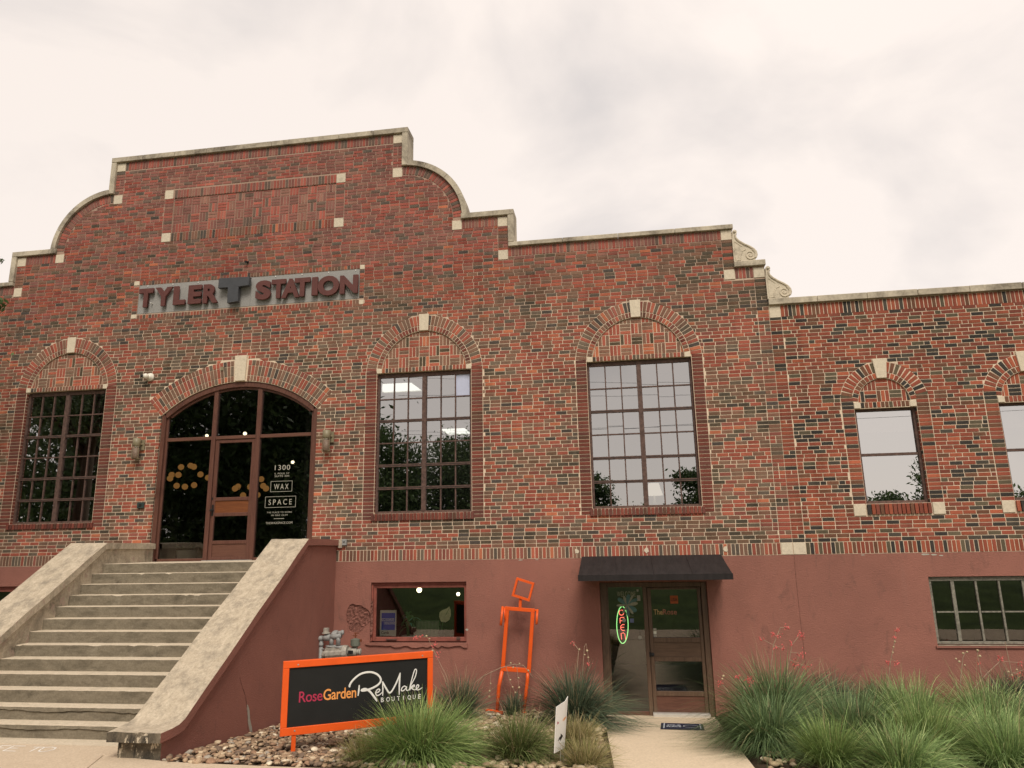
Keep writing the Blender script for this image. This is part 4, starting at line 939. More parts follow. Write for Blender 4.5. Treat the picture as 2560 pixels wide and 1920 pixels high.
spots.sort(key=lambda s_: (0 if (s_[0] < -3.0 and s_[1] < -2.6 and s_[1] > -5.1) else 1, CF.dot(Vector(s_[:3]) - CAMP)))
variants = []
for i in range(30):
    s1 = MB(); c = pick(PT); s1.v = [tuple(p) for p in stone_verts(1.0)]; s1.f = IF; s1.m = [0] * len(IF); s1.tone = np.tile((*c, 1), (len(IV), 1)); variants.append(s1.mesh('pebble', 'pebble', True))
mb = MB(); VV = []; TT = []; FF = []
for i, (x, y, z, r, c) in enumerate(spots):
    if i < 300:
        o = link('pebble', random.choice(variants), gv, (x, y, z)); o.scale = (r, r, r); o.rotation_euler = (0, 0, random.uniform(0, 6.28))
    else:
        b = len(VV) * len(IV); VV.append(stone_verts(r) + np.array((x, y, z))); TT.append(np.tile((*c, 1), (len(IV), 1))); FF += [(a + b, b2 + b, c2 + b) for a, b2, c2 in IF]
mb.v = [tuple(p) for p in np.concatenate(VV)]; mb.f = FF; mb.m = [0] * len(FF); mb.tone = np.concatenate(TT); o = mb.build('pebbles', 'pebble', gv, True); o['kind'] = 'stuff'

# ------------------------------------------------------------------ facade sign with raised letters
G = thing('facade_sign', 'long grey sign panel with raised brown letters reading Tyler Station', 'sign', (-7.76, .02, 7.58))
MB().box(-10.30, -7.66, .005, .05, 7.585, 8.24).build('sign_panel', 'screen', G); MB().box(-7.655, -5.215, .005, .05, 7.585, 8.235).build('sign_panel', 'screen', G)
for ch, a, b, c, d in (('T', -10.24, -9.90, 7.70, 8.13), ('Y', -9.85, -9.44, 7.70, 8.13), ('L', -9.41, -9.13, 7.705, 8.13), ('E', -9.06, -8.75, 7.70, 8.125), ('R', -8.71, -8.36, 7.69, 8.12), ('S', -7.50, -7.15, 7.68, 8.11), ('T', -7.14, -6.82, 7.69, 8.11), ('A', -6.91, -6.50, 7.68, 8.105), ('T', -6.62, -6.27, 7.69, 8.105), ('I', -6.235, -6.10, 7.69, 8.10), ('O', -6.10, -5.625, 7.665, 8.105), ('N', -5.61, -5.215, 7.68, 8.085)):
    if ch == 'I': o = MB().box(a, b, -.085, -.035, c, d).build('letter', 'letter', G, bev=.008)
    else: o = text_mesh('letter', ch, 'letter', a, b, c, d, -.035, .05, {'O': .055, 'A': .05, 'S': .06, 'R': .05, 'E': .05}.get(ch, .055), None, G)
P = [(-8.33, 7.985), (-8.105, 7.985), (-8.095, 7.63), (-7.855, 7.655), (-7.86, 7.985), (-7.63, 8.0), (-7.62, 8.195), (-8.33, 8.21)]
MB().prism(P, -.15, -.055).build('letter', 'letterb', G, bev=.006, label='large slate grey letter T standing proud in the middle')
mb = MB()
for i in range(9): x = -10.1 + i * .6; mb.lathe([(0, .014), (.012, .012)], (x, .005, 8.215), (0, -1, 0), 8)
for x, z in ((-9.95, 7.8), (-8.9, 7.8), (-7.98, 7.9), (-7.3, 7.8), (-6.5, 7.8), (-5.9, 7.75), (-5.4, 7.8)): mb.tube([(x, .01, z), (x, -.06, z)], .01, 6)
mb.build('fixings', 'white', G)

# ------------------------------------------------------------------ awning over the shop door
A = thing('awning', 'black sloping awning over the shop door', 'awning', (.47, -.6, 1.9))
x0, x1, yf_ = -.77, 1.71, -1.25
mb = MB(); n = 24
for i in range(n):
    a, b = x0 + (x1 - x0) * i / n, x0 + (x1 - x0) * (i + 1) / n; w0, w1 = .004 * math.sin(i * 2.1), .004 * math.sin((i + 1) * 2.1)
    mb.face([(a, yf_, 1.985), (b, yf_, 1.985), (b, -.6, 2.12 + w1), (a, -.6, 2.12 + w0)]); mb.face([(a, -.6, 2.12 + w0), (b, -.6, 2.12 + w1), (b, -.02, 2.265), (a, -.02, 2.265)])
mb.face([(x0, yf_, 1.985), (x0, -.6, 2.12), (x0, -.02, 2.265), (x0, -.02, 1.90), (x0, yf_, 1.90)]); mb.face([(x1, yf_, 1.985), (x1, yf_, 1.90), (x1, -.02, 1.90), (x1, -.02, 2.265), (x1, -.6, 2.12)])
for x in (-.15, .47, 1.09): mb.tube([(x, -.02, 2.267), (x, -.6, 2.123), (x, yf_, 1.988)], .006, 5)
mb.build('canopy', 'awning', A)
mb = MB(); mb.box(x0 - .005, x1 + .005, yf_ - .012, yf_ + .004, 1.895, 1.99); mb.build('valance', 'awning', A)
mb = MB()
for x in (x0 + .02, .47, x1 - .02): mb.tube([(x, -.04, 1.93), (x, yf_ + .02, 1.93)], .014, 6); mb.tube([(x, -.04, 2.235), (x, yf_ + .03, 1.95)], .012, 6)
mb.tube([(x0, yf_ + .02, 1.92), (x1, yf_ + .02, 1.92)], .014, 6); mb.build('awning_frame', 'dark', A)

# ------------------------------------------------------------------ wall lights, cameras, boxes
def sconce(x, z, label):
    t = thing('wall_sconce', label, 'wall light', (x, -.02, z - .4), 'sconces beside the arched entrance')
    yc = -.115; mb = MB(); mb.lathe([(-.155, .074), (-.15, .078), (0, .078), (.004, .05), (.005, .001)], (x, yc, z), (0, 0, 1), 20); mb.build('hood', 'tan', t, True)
    MB().ball((x, yc, z - .165), .042, 12, 8).build('bulb', 'ivory', t, True)
    mb = MB(); mb.lathe([(-.415, .064), (-.41, .068), (-.20, .068), (-.20, .062)], (x, yc, z), (0, 0, 1), 20); mb.build('lower_shade', 'mesh', t, True)
    mb = MB()
    for a in (-.075, .075): mb.tube([(x + a, yc - .025, z - .15), (x + a, yc - .025, z - .42)], .006, 6)
    mb.box(x - .085, x + .085, yc - .03, yc + .05, z - .425, z - .413); mb.build('frame_rods', 'tan', t)
    mb = MB(); mb.box(x + .02, x + .115, -.035, -.003, z - .24, z - .02); mb.tube([(x + .08, -.03, z - .12), (x + .03, yc + .02, z - .10)], .02, 8); mb.build('backplate', 'tan', t, bev=.004)
sconce(-9.915, 4.80, 'tan cylinder wall sconce left of the arched entrance below the camera'); sconce(-5.755, 4.80, 'tan cylinder wall sconce right of the arched entrance')
t = thing('security_camera', 'white dome security camera on brick beside the entrance arch', 'camera', (-9.85, -.04, 6.05))
MB().lathe([(0, .088), (.02, .09), (.045, .082), (.05, .06), (.075, .058)], (-9.82, -.003, 6.13), (0, -1, 0), 20).build('base', 'ivory', t, True)
MB().ball((-9.865, -.105, 6.135), .062, 16, 10).build('housing', 'ivory', t, True); MB().lathe([(0, .034), (.03, .03), (.032, .02)], (-9.91, -.145, 6.135), (-.62, -.75, -.1), 14).build('lens', 'dark', t)
t = thing('floodlight', 'tiny dark floodlight on the brick above the sign', 'light', (-7.76, -.05, 8.53))
MB().box(-7.78, -7.74, -.02, -.003, 8.57, 8.61).build('bracket', 'dark', t); mb = MB(); mb.tube([(-7.755, -.02, 8.59), (-7.775, -.08, 8.575)], [.012, .028], 10); mb.build('lamp_head', 'dark', t)
t = thing('intercom', 'dark green intercom box on the brick left of the entrance', 'intercom', (-9.755, -.03, 3.365))
MB().box(-9.83, -9.68, -.045, -.003, 3.365, 3.485).build('housing', plain('dark green box', (.035, .055, .05), .5, .3), t, bev=.006); MB().box(-9.785, -9.725, -.05, -.045, 3.40, 3.45).build('speaker_grille', 'dark', t)
t = thing('outlet_box', 'small grey outlet box with conduit beside the stair wall top', 'electrical box', (-5.34, -.03, 2.545))
MB().box(-5.385, -5.295, -.06, -.003, 2.545, 2.66).build('housing', 'greymetal', t, bev=.005); MB().lathe([(0, .014), (.006, .012)], (-5.34, -.06, 2.61), (0, -1, 0), 10).build('socket', 'dark', t); MB().box(-5.46, -5.39, -.04, -.003, 2.50, 2.65).build('patch_plate', 'cheek', t)
t = thing('junction_plate', 'small tan plate on the entrance arch bricks left of the keystone', 'plate', (-8.18, -.01, 6.22)); MB().box(-8.215, -8.15, -.02, -.003, 6.19, 6.27).build('plate', 'tan', t, bev=.003)

# ------------------------------------------------------------------ gas meter behind the board
t = thing('gas_meter', 'grey gas meter with pipes and regulator in the corner behind the signboard', 'gas meter', (-5.15, -.65, -.33))
Y = -.65
mb = MB(); mb.tube([(-5.62, Y, -.34), (-5.62, Y, .80)], .042, 10); mb.build('riser_pipe', plain('cream rusty pipe', (.52, .43, .29), .6, .3, .25, 14, .2), t, True)
mb = MB(); mb.tube([(-5.62, Y, .77), (-5.618, Y, .84), (-5.595, Y, .885), (-5.555, Y, .905)], .056, 10); mb.lathe([(0, .062), (.03, .062)], (-5.62, Y, .74), (0, 0, 1), 12); mb.build('elbow', plain('cream elbow', (.55, .46, .32), .6, .3, .25, 14, .2), t, True)
mb = MB(); mb.tube([(-5.56, Y, .905), (-5.44, Y, .925)], .044, 10); mb.tube([(-5.43, Y, .925), (-5.40, Y, .93), (-5.33, Y, .935), (-5.30, Y, .937)], [.05, .062, .062, .05], 10); mb.tube([(-5.30, Y, .937), (-5.10, Y, .965)], .048, 10); mb.build('inlet_pipe', 'greymetal', t, True)
mb = MB(); mb.tube([(-5.48, Y + .02, -.34), (-5.48, Y + .02, .90)], .038, 10); mb.lathe([(0, .045), (.05, .045)], (-5.48, Y + .02, .78), (0, 0, 1), 12); mb.tube([(-5.54, Y + .06, .55), (-5.54, Y + .06, .85)], .012, 6); mb.tube([(-5.52, Y, .735), (-5.40, Y - .01, .735)], .008, 6); mb.build('drop_pipe', 'greymetal', t, True)
mb = MB(); mb.lathe([(0, .078), (.012, .078), (.014, .05), (.02, .05)], (-5.385, Y, 1.0), (0, 0, 1), 14); mb.box(-5.425, -5.345, Y - .035, Y + .035, 1.02, 1.095); mb.build('vent_cap', 'paleMetal', t)
mb = MB(); mb.lathe([(-.03, .06), (0, .085), (.02, .085), (.03, .075), (.04, .04)], (-5.225, Y + .05, .965), (.35, -.75, .45), 18); mb.tube([(-5.18, Y, 1.0), (-5.06, Y + .02, 1.02)], .035, 10); mb.lathe([(0, .045), (.03, .045)], (-5.10, Y + .015, 1.012), (1, .1, .15), 12); mb.build('regulator_disc', 'greymetal', t, True)
mb = MB(); mb.tube([(-5.28, Y, .94), (-5.28, Y, .80)], .04, 10); mb.tube([(-5.15, Y, .97), (-5.15, Y, .80)], .04, 10); mb.lathe([(0, .10), (.022, .10), (.024, .06)], (-5.28, Y, .775), (0, 0, 1), 16); mb.lathe([(0, .10), (.022, .10), (.024, .06)], (-5.13, Y, .765), (0, 0, 1), 16); mb.build('manifold', 'greymetal', t, True)
mb = MB(); mb.tube([(-5.36, Y, .66), (-5.04, Y, .68)], [.11, .105], 12); mb.tube([(-5.04, Y, .68), (-4.96, Y, .685)], [.125, .11], 12); mb.box(-5.35, -5.03, Y - .09, Y + .09, .70, .77); mb.lathe([(0, .09), (.06, .05)], (-5.38, Y, .64), (-1, 0, .2), 10); mb.tube([(-5.28, Y, .6), (-5.28, Y, -.33)], .035, 8); mb.build('meter_body', 'paleMetal', t)
mb = MB(); mb.tube([(-4.95, Y, .69), (-4.80, Y, .69)], .075, 12); mb.tube([(-4.80, Y, .69), (-4.75, Y, .69)], [.05, .05], 10); mb.lathe([(0, .055), (.02, .06), (.03, .03)], (-4.75, Y, .69), (1, 0, 0), 12); mb.build('index_housing', 'paleMetal', t, True); MB().box(-4.93, -4.84, Y - .085, Y - .06, .665, .72).build('index_window', 'dark', t)
mb = MB(); mb.lathe([(0, .05), (.02, .075), (.025, .085), (.13, .085), (.135, .06), (.15, .02)], (-4.83, Y, .77), (0, 0, 1), 14); mb.build('pilot_regulator', 'greencap', t); mb = MB(); mb.tube([(-4.83, Y, .91), (-4.83, Y, 1.0)], .012, 6); mb.box(-4.88, -4.80, Y - .01, Y + .01, .955, .968); mb.box(-4.85, -4.77, Y - .012, Y + .012, 1.0, 1.012); mb.lathe([(0, .022), (.04, .022)], (-4.73, Y, .86), (0, 0, 1), 8); mb.build('valve_stem', 'rust', t)

# ------------------------------------------------------------------ orange framed signboard
p0 = Vector((-4.28, -4.59, 0)); ud = Vector((1.672, .932, 0)).normalized(); WS = 1.914
T4 = Matrix(((ud.x, -ud.y, 0, p0.x), (ud.y, ud.x, 0, p0.y), (0, 0, 1, 0), (0, 0, 0, 1)))     # local x along the board, local -y to the front
G = thing('signboard', 'black signboard in an orange frame advertising a garden boutique on two posts', 'signboard', (-3.44, -4.12, .0))
def lbox(name, a, b, y0, y1, c, d, mt, par=G, bev=.004): mb = MB(); mb.box(a, b, y0, y1, c, d, 0, T4); return mb.build(name, mt, par, bev=bev)
zb, zt = .273, 1.138
lbox('frame_rail', 0, WS, -.03, .03, zt - .082, zt, 'orange'); lbox('frame_rail', 0, WS, -.03, .03, zb, zb + .092, 'orange'); lbox('frame_rail', 0, .076, -.0295, .0295, zb + .094, zt - .084, 'orange'); lbox('frame_rail', WS - .074, WS, -.0295, .0295, zb + .094, zt - .084, 'orange')
lbox('sign_panel', .07, WS - .07, -.008, .008, zb + .08, zt - .07, 'black')
for a in (.165, WS - .165): lbox('post', a - .026, a + .026, -.02, .028, -.12 if a < 1 else -.2, zb - .002, 'orange')
mb = MB()
for a, z in ((.18, 1.09), (WS - .145, 1.09), (.172, .325), (WS - .16, .325)): mb.lathe([(0, .011), (.005, .009), (.006, .001)], T4 @ Vector((a, -.03, z)), -(T4.to_3x3() @ Vector((0, 1, 0))), 8)
mb.build('bolt', 'paleMetal', G)
LY = -.009
text_mesh('lettering', 'Rose', 'crimson', .207, .493, .640, .768, LY, .002, .008, T4, G, .95); text_mesh('lettering', 'Garden', 'gold', .503, .912, .640, .772, LY, .002, .012, T4, G, .95)
for i, ch in enumerate('BOUTIQUE'):
    xa = 1.23 + i * .0697; wd_ = {'I': .009, 'O': .046, 'Q': .046}.get(ch, .037); xa += .012 if ch == 'I' else 0
    text_mesh('lettering', ch, 'white', xa, xa + wd_, .556 if ch != 'Q' else .549, .61, LY, .002, .012, T4, G)
def smooth(p, n=5):
    out = []
    for i in range(len(p) - 1):
        a, b, c, d = p[max(0, i - 1)], p[i], p[i + 1], p[min(len(p) - 1, i + 2)]
        for k_ in range(n):
            t_ = k_ / n; out.append(tuple(.5 * (2 * b[q] + (c[q] - a[q]) * t_ + (2 * a[q] - 5 * b[q] + 4 * c[q] - d[q]) * t_ ** 2 + (3 * b[q] - a[q] - 3 * c[q] + d[q]) * t_ ** 3) for q in range(2)))
    return out + [p[-1]]
ST = {'R1': [(0.83, 0.77), (0.825, 0.788), (0.846, 0.83), (0.895, 0.878), (0.958, 0.917), (1.032, 0.933), (1.107, 0.928), (1.173, 0.899), (1.216, 0.853), (1.222, 0.809), (1.185, 0.768), (1.121, 0.738), (1.047, 0.718), (0.992, 0.714), (0.968, 0.724)], 'R2': [(0.948, 0.787), (0.944, 0.726), (0.936, 0.657)], 'R3': [(0.973, 0.728), (1.028, 0.732), (1.085, 0.697), (1.132, 0.641), (1.161, 0.603), (1.181, 0.569)], 'e1': [(1.164, 0.673), (1.197, 0.683), (1.213, 0.704), (1.198, 0.718), (1.173, 0.703), (1.16, 0.669), (1.179, 0.641), (1.216, 0.651), (1.244, 0.675)], 'M1': [(1.252, 0.631), (1.252, 0.718), (1.246, 0.807)], 'M2': [(1.246, 0.807), (1.28, 0.742), (1.325, 0.672), (1.348, 0.660), (1.385, 0.699), (1.44, 0.8), (1.477, 0.895)], 'M3': [(1.477, 0.895), (1.469, 0.771), (1.467, 0.626)], 'a': [(1.561, 0.715), (1.532, 0.726), (1.504, 0.706), (1.495, 0.676), (1.519, 0.67), (1.552, 0.694), (1.564, 0.719), (1.562, 0.679), (1.581, 0.669), (1.6, 0.681)], 'k': [(1.6, 0.681), (1.623, 0.768), (1.651, 0.864), (1.674, 0.921), (1.694, 0.906), (1.68, 0.835), (1.647, 0.775), (1.614, 0.715), (1.605, 0.671), (1.629, 0.71), (1.662, 0.729), (1.667, 0.711), (1.629, 0.698), (1.663, 0.671), (1.692, 0.673)], 'e2': [(1.692, 0.673), (1.721, 0.698), (1.725, 0.72), (1.706, 0.726), (1.692, 0.695), (1.702, 0.668), (1.731, 0.666), (1.774, 0.689)]}
nv = T4.to_3x3() @ Vector((0, 1, 0))
for grp in (('R1', 'R2', 'R3'), ('e1',), ('M1', 'M2', 'M3'), ('a',), ('k',), ('e2',)):
    mb = MB()
    for k_ in grp:
        pts = smooth(ST[k_]); r = {'R1': .0125, 'R2': .011, 'R3': .0125, 'M2': .0105, 'M3': .0105, 'M1': .009}.get(k_, .0072)
        mb.tube([T4 @ Vector((a, LY - .001, b)) for a, b in pts], [r * (.55 + .45 * min(1, i / 4, (len(pts) - 1 - i) / 4)) for i in range(len(pts))], 8, flat=(nv, .12))
    mb.build('lettering', 'white', G)

# ------------------------------------------------------------------ orange steel stick figure
F = thing('metal_figure', 'orange stick figure welded from steel tube leaning by the wall', 'sculpture', (-2.1, -.38, -.36))
Yf = -.36
def bar(name, a, b, w_=.062, d_=.05, rnd=False, y=Yf):
    A3, B3 = Vector((a[0], y, a[1])), Vector((b[0], y, b[1])); mb = MB()
    if rnd: mb.tube([A3, B3], w_ / 2, 10); return mb.build(name, 'orange', F, True)
    d = (B3 - A3).normalized(); n = Vector((-d.z, 0, d.x)); l = (B3 - A3).length
    M4 = Matrix(((d.x, 0, n.x, A3.x), (0, 1, 0, A3.y), (d.z, 0, n.z, A3.z), (0, 0, 0, 1))); mb.box(0, l, -d_ / 2, d_ / 2, -w_ / 2, w_ / 2, 0, M4); return mb.build(name, 'orange', F, bev=.004)
hc = [(-1.932, 1.925), (-1.612, 1.825), (-1.708, 1.508), (-2.028, 1.608)]
def ins(p, c, k_): return (p[0] + (c[0] - p[0]) * k_, p[1] + (c[1] - p[1]) * k_)
cc = (-1.82, 1.716); mb = MB(); inn = [ins(p, cc, .22) for p in hc]
for i in range(4): j = (i + 1) % 4; mb.prism([hc[i], inn[i], inn[j], hc[j]], Yf - .05, Yf + .04)
mb.build('head_frame', 'orange', F)
bar('neck', (-1.872, 1.57), (-1.882, 1.40), .05); bar('shoulder_bar', (-2.16, 1.395), (-1.62, 1.352), .062); bar('hip_bar', (-2.20, .375), (-1.745, .347), .075)
bar('torso_bar', (-2.115, 1.358), (-2.215, .34), .066, .06, y=Yf + .002); bar('torso_bar', (-1.655, 1.322), (-1.752, .31), .066, .06, y=Yf + .002)
mb = MB(); mb.tube([(-2.225, Yf, .34), (-2.285, Yf, .09), (-2.30, Yf, -.06), (-2.322, Yf, -.33)], .033, 10); mb.build('leg', 'orange', F, True); mb = MB(); mb.tube([(-1.772, Yf, .31), (-1.778, Yf, .20), (-1.81, Yf, -.02), (-1.855, Yf, -.33)], .031, 10); mb.build('leg', 'orange', F, True)
mb = MB(); mb.box(-.19, .19, -.035, .035, 0, .05, 0, Matrix.Translation((-2.36, Yf - .05, -.345)) @ Matrix.Rotation(-.55, 4, 'Z')); mb.build('foot', 'orange', F, bev=.012); mb = MB(); mb.box(-.10, .08, -.035, .035, 0, .05, 0, Matrix.Translation((-1.85, Yf - .05, -.345)) @ Matrix.Rotation(-1.2, 4, 'Z')); mb.build('foot', 'orange', F, bev=.012)
mb = MB(); mb.tube([(-2.10, Yf, 1.385), (-2.18, Yf - .01, 1.39)], .018, 10); mb.tube([(-2.195, Yf - .02, 1.425), (-2.222, Yf - .10, 1.11)], .023, 10); mb.tube([(-2.165, Yf - .02, 1.40), (-2.15, Yf - .06, 1.20)], .012, 8); mb.build('arm', 'orange', F, True)
mb = MB(); mb.tube([(-1.63, Yf, 1.352), (-1.575, Yf - .01, 1.358)], .018, 10); mb.tube([(-1.572, Yf - .01, 1.37), (-1.583, Yf - .10, 1.13)], .022, 10); mb.build('arm', 'orange', F, True)

# ------------------------------------------------------------------ small white arrow sign on wires, door mat
Gs = thing('yard_sign', 'small white yard sign with a black arrow on thin wires', 'sign', (-.81, -4.88, .09))
a, b, c, d = Vector((-.872, -4.98, .262)), Vector((-.792, -4.62, .222)), Vector((-.733, -4.60, .775)), Vector((-.835, -4.97, .735))
mid0, mid1 = a.lerp(b, .68) + Vector((.008, 0, .004)), d.lerp(c, .68) + Vector((.012, 0, -.015))
mb = MB(); nn = Vector((.0035, -.0012, 0))
for q in ([a, mid0, mid1, d], [mid0, b, c, mid1]): mb.face([p - nn for p in q][::-1]); mb.face([p + nn for p in q])
for p, q in ((a, mid0), (mid0, b), (b, c), (c, mid1), (mid1, d), (d, a)): mb.face([p - nn, q - nn, q + nn, p + nn])
mb.build('sign_panel', 'white', Gs)
def onsign(u, v, off): 
    if u < .68: t_ = u / .68; lo, hi = a.lerp(mid0, t_), d.lerp(mid1, t_)
    else: t_ = (u - .68) / .32; lo, hi = mid0.lerp(b, t_), mid1.lerp(c, t_)
    return lo.lerp(hi, v) + nn * off
mb = MB(); off = 1.5
mb.face([onsign(u, v, off) for u, v in ((.12, .215), (.44, .24), (.44, .305), (.12, .28))]); mb.face([onsign(u, v, off) for u, v in ((.442, .195), (.66, .285), (.442, .36))]); mb.build('arrow', 'black', Gs)
mb = MB()
for i in range(11): u = .10 + i * .075; mb.face([onsign(u, .60, off), onsign(u + .05, .60, off), onsign(u + .05, .66 if i in (0, 4, 7) else .642, off), onsign(u, .66 if i in (0, 4, 7) else .642, off)], 0 if i < 4 else 1)
mb.build('lettering', ['crimson', 'gold'], Gs)
mb = MB(); mb.tube([(-.815, -4.78, .5), (-.823, -4.80, .05)], .004, 6); mb.tube([(-.795, -4.70, .5), (-.800, -4.72, .05)], .004, 6); mb.build('wire_stake', 'paleMetal', Gs)
Mt = thing('doormat', 'navy doormat with white lettering on the walkway at the shop door', 'doormat', (.75, -1.28, -.31))
T5 = Matrix.Translation((.755, -1.30, -.445 + .108 * 1.30 + .006)) @ Matrix.Rotation(-.107, 4, 'X') @ Matrix.Rotation(-.06, 4, 'Z')
mb = MB(); mb.box(-.325, .325, -.33, .33, 0, .010, 0, T5); mb.build('mat', 'navy', Mt, bev=.003)
mb = MB(); 
for x in (-.275, .275): mb.box(x - .008, x + .008, -.29, .29, .010, .0112, 0, T5)
q = arc(.13, 0, 1, 0, 2 * PI, 28)
for i in range(28):
    P = lambda k_, s_: T5 @ Vector((.13 + .115 * s_ * math.cos(2 * PI * k_ / 28), .15 * s_ * math.sin(2 * PI * k_ / 28), .0112)); mb.face([P(i, .9), P(i, 1), P(i + 1, 1), P(i + 1, .9)])
mb.build('printed_border', 'cardblue', Mt)
T6 = T5 @ Matrix(((1, 0, 0, 0), (0, 0, 1, 0), (0, -1, 0, .0105), (0, 0, 0, 1)))
T6 = T5 @ Matrix.Translation((0, 0, .0105)) @ Matrix.Rotation(-PI / 2, 4, 'X')
text_mesh('lettering', 'YOUR', 'cardblue', -.235, -.015, .02, .14, 0, .001, .01, T6, Mt); text_mesh('lettering', 'PLACE', 'cardblue', -.235, -.015, -.13, -.02, 0, .001, .01, T6, Mt)

# ------------------------------------------------------------------ things behind the glass
def chandelier(cx, cy, cz, pts, label):
    t = thing('globe_chandelier', label, 'chandelier', (cx, cy, cz - .3), 'globe chandeliers inside the entrance')
    mb = MB(); mb.tube([(cx, cy, 6.28), (cx, cy, cz)], .012, 6)
    for x, y, z in pts: mb.tube([(cx, cy, cz), (x, y, z)], .007, 5)
    mb.build('stem_and_arms', 'dark', t)
    for x, y, z in pts: MB().ball((x, y, z), .072, 12, 8).build('globe', 'globe', t, True)
g1 = [(-10.60, 2.5, 4.49), (-10.48, 2.7, 4.54), (-10.23, 2.45, 4.48), (-10.90, 2.6, 4.32), (-10.80, 2.4, 4.21), (-10.52, 2.3, 4.28), (-10.04, 2.45, 4.29), (-9.99, 2.7, 4.23), (-10.61, 2.4, 4.03), (-10.39, 2.4, 4.0), (-10.28, 2.6, 4.05)]
chandelier(-10.45, 2.5, 4.27, [(x - 0.0, y, z) for x, y, z in g1], 'cluster of amber globe lamps seen through the left entrance pane')
g2 = [(-9.07, 2.5, 3.97), (-9.03, 2.3, 3.91), (-8.76, 2.5, 3.955), (-8.40, 2.45, 3.965), (-8.35, 2.5, 3.905), (-8.86, 2.8, 4.17), (-8.74, 2.6, 4.165), (-8.54, 2.6, 4.14), (-8.87, 2.4, 3.75), (-8.56, 2.5, 3.76)]
chandelier(-8.7, 2.5, 3.95, g2, 'cluster of amber globe lamps seen through the door and right entrance pane')
def bulb(x, y, z, label, r=.045, top=6.29, grp='bare bulbs inside the entrance'):
    t = thing('pendant_bulb', label, 'light bulb', (x, y, z - .06), grp)
    mb = MB(); mb.tube([(x, y, top), (x, y, z + r)], .005, 5); mb.lathe([(0, .018), (.05, .018)], (x, y, z + r * .8), (0, 0, 1), 8); mb.build('flex', 'dark', t); MB().ball((x, y, z), r, 12, 8).build('bulb', 'bulb', t, True)
bulb(-7.71, 2.5, 4.51, 'lit bulb above the street number in the right entrance pane', .04); bulb(-8.98, 2.5, 5.25, 'white lit bulb just above the transom over the entrance door', .045); bulb(-9.98, 2.5, 5.24, 'lit bulb at the foot of the left fanlight', .04)
# planter inside the left pane
t = thing('potted_plant', 'white pot with a dark leafy plant inside the left entrance pane', 'plant', (-9.05, .55, 2.13))
MB().lathe([(0, .15), (.36, .20), (.38, .21), (.37, .18), (.30, .02)], (-9.05, .60, 2.13), (0, 0, 1), 20).build('pot', 'cardw', t, True)
mb = MB()
for i in range(22):
    a = random.uniform(0, 6.28); l = random.uniform(.2, .4); p = [(-9.05 + math.cos(a) * l * s_, .60 + math.sin(a) * l * s_ * .8, 2.48 + .42 * l * 2 * s_ - .5 * l * s_ * s_) for s_ in (0, .35, .7, 1)]
    mb.tube(p, [.012, .03, .026, .003], 5, flat=(Vector((0, 0, 1)), .2))
mb.build('leaves', 'plantg', t)
# shop window display
MBs = MB(); t = thing('card_sign', 'blue and grey payment card placard standing in the basement window', 'placard', (-4.49, .16, .85))
MBs.box(-4.655, -4.335, .155, .165, .853, 1.325); MBs.build('card', 'cardw', t)
mb = MB(); mb.box(-4.625, -4.358, .1515, .155, .965, 1.275); mb.build('blue_field', 'blue', t)
mb = MB(); mb.box(-4.628, -4.375, .1485, .1512, 1.128, 1.178); mb.box(-4.572, -4.360, .1485, .1512, 1.068, 1.115); mb.build('text_band', 'cardblue', t)
text_mesh('lettering', 'AMERICAN', 'blue', -4.622, -4.38, 1.133, 1.172, .148, .0008, .008, None, t, .95); text_mesh('lettering', 'EXPRESS', 'blue', -4.566, -4.365, 1.073, 1.11, .148, .0008, .008, None, t, .95)
text_mesh('lettering', 'Cards', 'black', -4.625, -4.475, .895, .945, .1545, .0008, .012, None, t); text_mesh('lettering', 'Welcome', 'black', -4.625, -4.42, .835, .875, .1545, .0008, .012, None, t)
t = thing('dracaena', 'strap leaved houseplant with blue green leaves in the basement window', 'plant', (-4.1, .45, .5))
mb = MB(); mb.lathe([(0, .10), (.3, .13), (.31, .11), (.28, .01)], (-4.20, .5, .52), (0, 0, 1), 14); mb.build('pot', 'cardw', t, True)
mb = MB(); mb2 = MB()
for i in range(30):
    a = random.uniform(0, 6.28); l = random.uniform(.22, .42); e_ = random.uniform(.3, 1.3); bz = random.uniform(.95, 1.18)
    p = [(-4.20 + math.cos(a) * l * s_ * math.cos(e_), .48 + math.sin(a) * l * s_ * math.cos(e_) * .6, bz + l * s_ * math.sin(e_) - .28 * s_ * s_) for s_ in (0, .33, .66, 1)]
    (mb2 if i < 4 else mb).tube(p, [.012, .024, .02, .002], 5, flat=(Vector((0, 0, 1)), .25))
mb.tube([(-4.20, .5, .8), (-4.20, .48, 1.18)], .03, 8); mb.build('leaves', 'plantg', t); mb2.build('leaves', 'tealleaf', t)
t = thing('cream_leaf_vase', 'big cream heart shaped leaf in a dark vase in the basement window', 'ornament', (-3.42, .4, .85))
mb = MB(); P = [(-3.52, 1.09), (-3.56, 1.18), (-3.55, 1.26), (-3.50, 1.30), (-3.40, 1.335), (-3.36, 1.37), (-3.33, 1.29), (-3.33, 1.2), (-3.36, 1.12), (-3.43, 1.08)]; mb.prism(P, .38, .386); mb.build('leaf', 'cream', t)
mb = MB(); mb.tube([(-3.48, .39, 1.12), (-3.36, .372, 1.33)], .004, 5); mb.tube([(-3.48, .39, 1.12), (-3.53, .42, .85)], .008, 5); mb.build('rib', 'plantg', t); MB().lathe([(0, .05), (.12, .07), (.22, .035), (.26, .045)], (-3.53, .45, .75), (0, 0, 1), 14).build('vase', 'black', t, True)
t = thing('zebra_chair', 'zebra striped chair back inside the basement window', 'chair', (-3.85, 1.0, .3))
